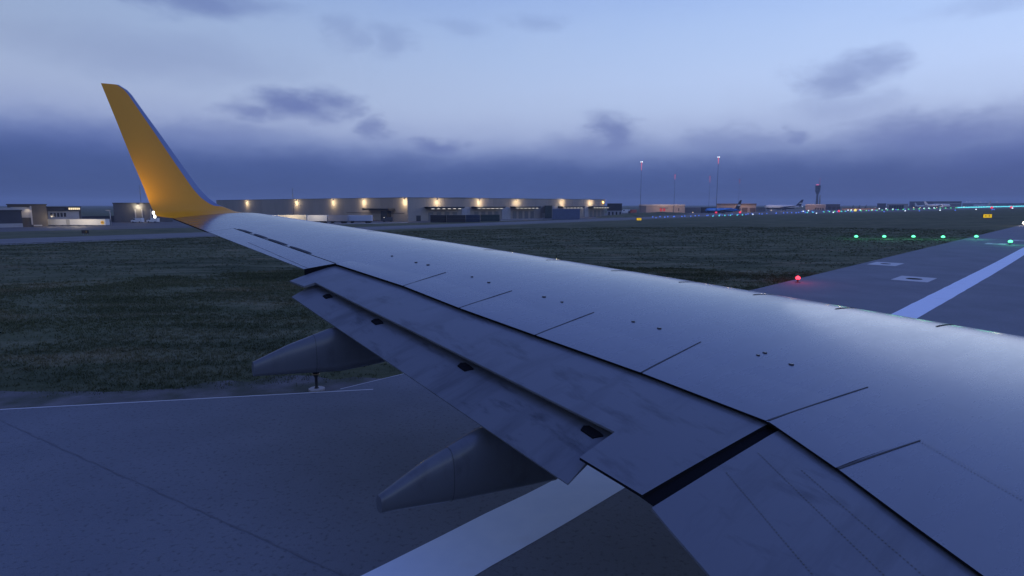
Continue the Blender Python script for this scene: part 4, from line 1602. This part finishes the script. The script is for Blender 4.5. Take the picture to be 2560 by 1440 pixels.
thin_mast('thin antenna mast beside the winglet trailing edge', 353, 463, 555, 300)
thin_mast('thin antenna mast rising behind the warehouse left wall', 733, 470, 545, 300)


# ------------------------------------------------------------------ parked airliners far away
def airliner(name, label, u_nose, u_tail, vt, vb, body, fin, belly, fin_tip=None, scale_h=1.0, slant=0.0):
    p = ground_at((u_nose + u_tail) / 2, vb)
    Y = p.y
    x0, x1 = at_depth(u_nose, 512, Y).x, at_depth(u_tail, 512, Y).x
    Lg = abs(x1 - x0)
    sg = 1 if x1 > x0 else -1
    Hh = at_depth(u_tail, vt, Y).z - p.z
    o = thing(name, label, 'airplane', ((x0 + x1) / 2, Y, p.z), math.pi if sg < 0 else 0, 'parked airliners')
    if sg < 0:
        pass
    r_ = Lg * .055
    zc = r_ * 1.9
    # nose at -x, tail at +x
    prof_ = [(.05, -.5), (.45, -.485), (.8, -.45), (1.0, -.38), (1.0, .15), (.85, .28), (.55, .40), (.2, .49), (.08, .5)]
    m = MB(); m.lathe([(a_ * r_, b_ * Lg) for a_, b_ in prof_], 14, (0, 0, zc), 'x')
    m.build('fuselage', body, o)
    m = MB(); m.lathe([(a_ * r_ * .93, b_ * Lg) for a_, b_ in prof_[2:6]], 14, (0, 0, zc - r_ * .22), 'x')
    m.build('belly', belly, o)
    m = MB(); m.prism([(.33 * Lg, zc + r_ * .6), (.46 * Lg, zc + r_ * .4), (.52 * Lg, Hh), (.475 * Lg, Hh)], -.012 * Lg, .012 * Lg)
    fo = m.build('tail_fin', fin, o)
    if fin_tip:
        q = .62
        MB().prism([(.40 * Lg, zc + (Hh - zc) * .42), (.482 * Lg, zc + (Hh - zc) * .42), (.492 * Lg, zc + (Hh - zc) * .56), (.42 * Lg, zc + (Hh - zc) * .56)], -.0135 * Lg, .0135 * Lg).build('fin_band', fin_tip, fo)
    for s_ in (-1, 1):
        w = MB()
        pts_ = [(-.10, .05), (.06, .05), (.16, .46), (.11, .46)]
        v_ = [(a_ * Lg, s_ * b_ * Lg, zc - r_ * .45 + b_ * Lg * .10) for a_, b_ in pts_] + [(a_ * Lg, s_ * b_ * Lg, zc - r_ * .45 + b_ * Lg * .10 + .012 * Lg) for a_, b_ in pts_]
        w.add(v_, [(0, 1, 2, 3), (7, 6, 5, 4), (0, 4, 5, 1), (1, 5, 6, 2), (2, 6, 7, 3), (3, 7, 4, 0)])
        w.build('wing', belly, o)
        st = MB()
        pts_ = [(.40, .02), (.47, .02), (.51, .17), (.475, .17)]
        v_ = [(a_ * Lg, s_ * b_ * Lg, zc + r_ * .25) for a_, b_ in pts_] + [(a_ * Lg, s_ * b_ * Lg, zc + r_ * .25 + .008 * Lg) for a_, b_ in pts_]
        st.add(v_, [(0, 1, 2, 3), (7, 6, 5, 4), (0, 4, 5, 1), (1, 5, 6, 2), (2, 6, 7, 3), (3, 7, 4, 0)])
        st.build('stabilizer', fin, o)
        MB().lathe([(.026 * Lg, -.10 * Lg), (.032 * Lg, -.07 * Lg), (.028 * Lg, 0), (.014 * Lg, .03 * Lg)], 10, (0, s_ * .17 * Lg, zc - r_ * .85), 'x').build('engine', belly, o)
    for x, y in ((-.40, 0), (.03, .07), (.03, -.07)):
        MB().tube((x * Lg, y * Lg, 0), (x * Lg, y * Lg, zc - r_ * .5), r_ * .16, r_ * .12, 6).build('landing_gear', DK, o)
    m = MB().box(-.49 * Lg, -.455 * Lg, -r_ * .45, r_ * .45, zc + r_ * .28, zc + r_ * .55).build('cockpit_window', GLASS_D, o)
    return o


WHITEB = principled('airliner_white', (.72, .70, .70), .4)
NAVY = principled('airliner_navy', (.018, .022, .065), .4)
BLUEB = principled('airliner_blue', (.03, .20, .62), .4)
DKB = principled('airliner_dark', (.02, .022, .04), .45)
a1 = airliner('airliner', 'bright blue airliner with dark tail parked before the tan hangar', 1763, 1852, 500.5, 534.5, BLUEB, DKB, DKB, WHITEB)
a2 = airliner('airliner', 'white airliner with navy tail parked left of the control tower', 1911, 2006, 499, 527, WHITEB, NAVY, NAVY, WHITEB)
a3 = airliner('airliner', 'white airliner facing right with a white tail before the slate terminal', 2376, 2310, 503, 520.5, WHITEB, WHITEB, WHITEB)
a4 = airliner('airliner', 'smaller white-tailed airliner left of the white one', 2330, 2287, 506.5, 520, WHITEB, WHITEB, WHITEB)
a5 = airliner('airliner', 'airliner with a tall pale tail below the row of roof lamps', 2432, 2476, 502.5, 518.5, WHITEB, principled('fin_cream', (.75, .62, .5), .5), WHITEB)  # before the car park
for i, (u0, u1, vt, lab) in enumerate(((2112, 2134, 513, 'leftmost dark-tailed airliner above the orange-lit pier'), (2130, 2150, 512.5, 'middle dark-tailed airliner above the orange-lit pier'),
                                       (2146, 2166, 512, 'rightmost dark-tailed airliner above the orange-lit pier'))):
    airliner('airliner', lab, u0, u1, vt, 524, WHITEB, principled('fin_dark', (.03, .03, .05), .5), WHITEB)
# lamp light on the aprons beside the aircraft
for o, pw, y, x in ((a1, 2600, -16, -8), (a2, 5200, -26, -16), (a3, 9000, -40, 0)):
    lamp('apron_lamp_light', o, (x, y if o is not a3 else 40, 13), (1, .80, .70), pw, .6)


# small vehicles
def van(label, u, vb, L_, col, rz=0.0, cat='van', name='van'):
    p = ground_at(u, vb)
    o = thing(name, label, cat, p, rz)
    h = L_ * .42
    MB().prism([(-L_ / 2, .35), (L_ / 2, .35), (L_ / 2, h), (-L_ * .22, h), (-L_ * .36, h * .62), (-L_ / 2, h * .55)], 0, L_ * .38).build('body', col, o)
    MB().prism([(-L_ * .345, h * .64), (-L_ * .12, h * .64), (-L_ * .12, h * .93), (-L_ * .225, h * .93)], -.02, .0).build('window', GLASS_D, o)
    for x in (-L_ * .3, L_ * .3):
        for y in (-.03, L_ * .36):
            w = MB().lathe([(.34, -.1), (.34, .1)], 10, smooth=False).build('wheel', TYRE, o)
            w.location = (x, y, .34); w.rotation_euler = (math.pi / 2, 0, 0)
    return o


WV = principled('van_white', (.7, .7, .7), .4)
van('white van parked before the dark hangar door', 341, 557, 5.2, WV)
van('white van nearest the winglet root', 380, 556.5, 5.2, WV)
van('white van right of the dark box building', 1564, 533, 9.0, WV)
van('red and white airport vehicle left of the beige cargo hall', 1581, 533, 8.5, principled('van_red', (.5, .12, .08), .5))
van('small dark van in the warehouse porch shadow', 968, 554.5, 5.5, principled('van_dark', (.05, .05, .06), .5))

# ------------------------------------------------------------------ small lights scattered over the far taxiways
def far_light_mesh(name, col, st, r_, h=.5):
    m = MB()
    m.lathe([(r_ * .5, -.1), (r_ * .35, h * .5)], 6, mi=0)
    m.lathe([(r_ * .6, h * .5), (r_, h * .5 + r_ * .6), (r_ * .8, h * .5 + r_ * 1.3), (r_ * .2, h * .5 + r_ * 1.7)], 8, mi=1)
    return m.mesh(name, [DK, emitter('%s_glass' % name, col, st)])


def far_lights(name, label, group, pts_, col, st, px):
    """px: apparent size of the lamp glass in picture pixels"""
    cache = {}
    for u, v_ in pts_:
        p = ground_at(u, v_)
        r_ = round(max(.12, px * p.y / FPX / 2), 1)
        if r_ not in cache:
            cache[r_] = far_light_mesh(name, col, st, r_, r_)
        o = link(name, cache[r_], None, p)
        tag(o, label, 'taxiway light', group)


def lerp_pts(a, b, n_, jit=0.0):
    return [(a[0] + (b[0] - a[0]) * i / (n_ - 1) + random.uniform(-jit, jit) * 4, a[1] + (b[1] - a[1]) * i / (n_ - 1) + random.uniform(-jit, jit)) for i in range(n_)]


far_lights('green_taxi_light', 'tiny green taxiway light in the line across the far apron', 'far green taxiway lights',
           lerp_pts((2060, 531.5), (2390, 521.4), 26) , (.15, 1.0, .42), .9, 3.0)
far_lights('cyan_taxi_light', 'tiny cyan taxiway light in the bright line at far right', 'far cyan taxiway lights',
           lerp_pts((2395, 521.0), (2575, 517.3), 44), (.15, .85, .95), 1.5, 3.4)
far_lights('blue_taxi_light', 'tiny blue taxiway edge light beyond the grass', 'far blue taxiway lights',
           [(1640, 546), (1662, 545), (1684, 543.5), (1712, 542), (1738, 541), (1770, 540), (1800, 538.5), (1830, 537.5), (1870, 536.5), (1905, 537), (1940, 535.5), (1968, 533.5), (1990, 534), (2004, 531), (2012, 530),
            (2030, 530.5), (2070, 529), (2130, 531), (2480, 526), (2485, 525.8), (2388, 527.5), (2298, 529), (2210, 531), (2240, 526), (2262, 524.5)] + lerp_pts((1630, 544.5), (2190, 527.5), 30, .9), (.10, .24, 1.0), .85, 3.0)
far_lights('pale_taxi_light', 'tiny bluish white light near the far apron edge', 'far pale apron lights',
           [(2008, 530.4), (2021, 529), (2120, 527.4), (2128, 527.3), (2150, 527), (2183, 524), (2190, 523.6), (2198, 523.8), (2215, 524), (2041, 535), (1882, 538), (2083, 533), (2263, 529), (2350, 527.5), (2440, 525.5), (2005, 518.5), (2531, 522.5), (2180, 527), (2232, 525), (2310, 523), (2322, 522.5), (2335, 522)],
           (.72, .84, 1.0), 1.5, 3.4)
far_lights('warm_apron_light', 'tiny warm lamp among the far terminal buildings', 'far warm terminal lamps',
           [(2020, 522), (2034, 521), (2048, 522.5), (2072, 521.5), (2092, 522), (2110, 523), (2122, 522.5), (2144, 522.8), (2158, 522.3), (2172, 522.6), (2188, 521.8), (2206, 522.2), (2226, 521.5), (2246, 522), (2268, 521.4), (2284, 520.8), (2300, 521), (2342, 520.2), (2366, 520), (2392, 519.6), (2410, 519.2), (2428, 519.4), (2446, 518.8), (2468, 518.6), (2490, 518.4), (2512, 518.2), (1902, 528), (1928, 527.2), (1620, 532), (1655, 532.4), (1732, 532.6)],
           (1.0, .72, .45), 1.2, 2.6)
far_lights('teal_taxi_light', 'tiny teal light on the taxiway before the blue airliner', 'far teal taxiway lights',
           [(1782, 542.5), (1798, 541.5), (1812, 541), (1826, 540.5), (1843, 540), (1856, 539.5), (2018, 533.5), (2032, 533), (2104, 530.8)], (.1, .75, .8), .9, 3.6)
for u, v_, lab in ((1850, 534.5, 'red light under the tail of the blue airliner'), (2097, 531.5, 'red light below the slate hangar on the far taxiway'), (2479, 523, 'left one of two red lights above the bright yellow sign'), (2528, 522, 'right one of two red lights above the bright yellow sign'),
                   (1790, 535, 'flat red lamp under the nose of the blue airliner')):
    far_lights('red_stop_light', lab, 'red stop lights', [(u, v_)], (1, .05, .12), 1.1, 6.0)
far_lights('amber_taxi_light', 'yellow light between the red light and the glass fronted terminal', None, [(2138, 530)], (1, .8, .2), 1.1, 7.0)

# ------------------------------------------------------------------ grass blades on the field (uncountable)
def grass(n_near, n_far):
    P = []
    def sample(n_, d0, d1, h0, h1):
        cnt = 0
        while cnt < n_:
            k = 4 * (n_ - cnt) + 200
            d = np.sqrt(rng.uniform(d0 * d0, d1 * d1, k)); a = np.radians(rng.uniform(-46, 44, k))
            x, y = d * np.sin(a), d * np.cos(a)
            p = (x - E0.x) * RL.x + (y - E0.y) * RL.y
            q = (x - E0.x) * L2n.x + (y - E0.y) * L2n.y
            clump = np.sin(x * .7 + 1.3 * np.sin(y * .5)) * np.sin(y * .55 + np.sin(x * .33)) + rng.normal(0, .5, k)
            ok = (p > .12) & (q > 1.0 - .6 * rng.random(k) ** 3) & (clump > -.35) & (p < 108)
            x, y, p = x[ok][:n_ - cnt], y[ok][:n_ - cnt], p[ok][:n_ - cnt]
            t_ = np.clip((p - 15) / 215, 0, 1)
            z = -4.2 * t_ * t_ * (3 - 2 * t_) - .06
            P.append(np.stack([x, y, z, rng.uniform(h0, h1, len(x))], 1))
            cnt += len(x)
    sample(n_near, 12.5, 42, .03, .11)
    sample(n_far, 42, 130, .04, .11)
    A = np.concatenate(P)
    B = 4
    A = np.repeat(A, B, 0)
    n_ = len(A)
    th = rng.uniform(0, 2 * np.pi, n_)
    A[:, 0] += rng.normal(0, .05, n_); A[:, 1] += rng.normal(0, .05, n_)
    dist = np.hypot(A[:, 0], A[:, 1])
    w = .006 + .00055 * dist
    lean = rng.uniform(.1, 1.0, n_) * A[:, 3]
    ph = rng.uniform(0, 2 * np.pi, n_)
    V = np.zeros((n_, 3, 3))
    V[:, 0] = A[:, :3]; V[:, 1] = A[:, :3]; V[:, 2] = A[:, :3]
    V[:, 0, 0] -= np.cos(th) * w; V[:, 0, 1] -= np.sin(th) * w
    V[:, 1, 0] += np.cos(th) * w; V[:, 1, 1] += np.sin(th) * w
    V[:, 2, 0] += np.cos(ph) * lean; V[:, 2, 1] += np.sin(ph) * lean; V[:, 2, 2] += A[:, 3] * rng.uniform(.6, 1.1, n_)
    me = bpy.data.meshes.new('grass_blades')
    me.vertices.add(n_ * 3); me.vertices.foreach_set('co', V.reshape(-1))
    me.loops.add(n_ * 3); me.loops.foreach_set('vertex_index', np.arange(n_ * 3, dtype=np.int32))
    me.polygons.add(n_); me.polygons.foreach_set('loop_start', np.arange(0, n_ * 3, 3, dtype=np.int32))
    me.update(calc_edges=True)
    me.materials.append(FIELD)
    o = link('grass', me)
    return tag(o, 'short dark grass over the field beside the runway', 'grass', kind='stuff')


grass(60000, 40000)

# ------------------------------------------------------------------ evening haze over the field
hz = MB().box(-7200, 7200, -2600, 10600, -6.5, 95).build('haze', principled('haze_air', (1, 1, 1)))
hm = bpy.data.materials.new('evening_haze')
hm.use_nodes = True
hn = hm.node_tree
hn.nodes.clear()
hv = hn.nodes.new('ShaderNodeVolumePrincipled')
hv.inputs['Color'].default_value = (.80, .86, 1.0, 1)
hv.inputs['Density'].default_value = .00017
ho = hn.nodes.new('ShaderNodeOutputMaterial')
hn.links.new(hv.outputs[0], ho.inputs['Volume'])
hz.data.materials.clear(); hz.data.materials.append(hm)
tag(hz, 'thin blue evening haze over the whole airfield', 'haze', kind='stuff')
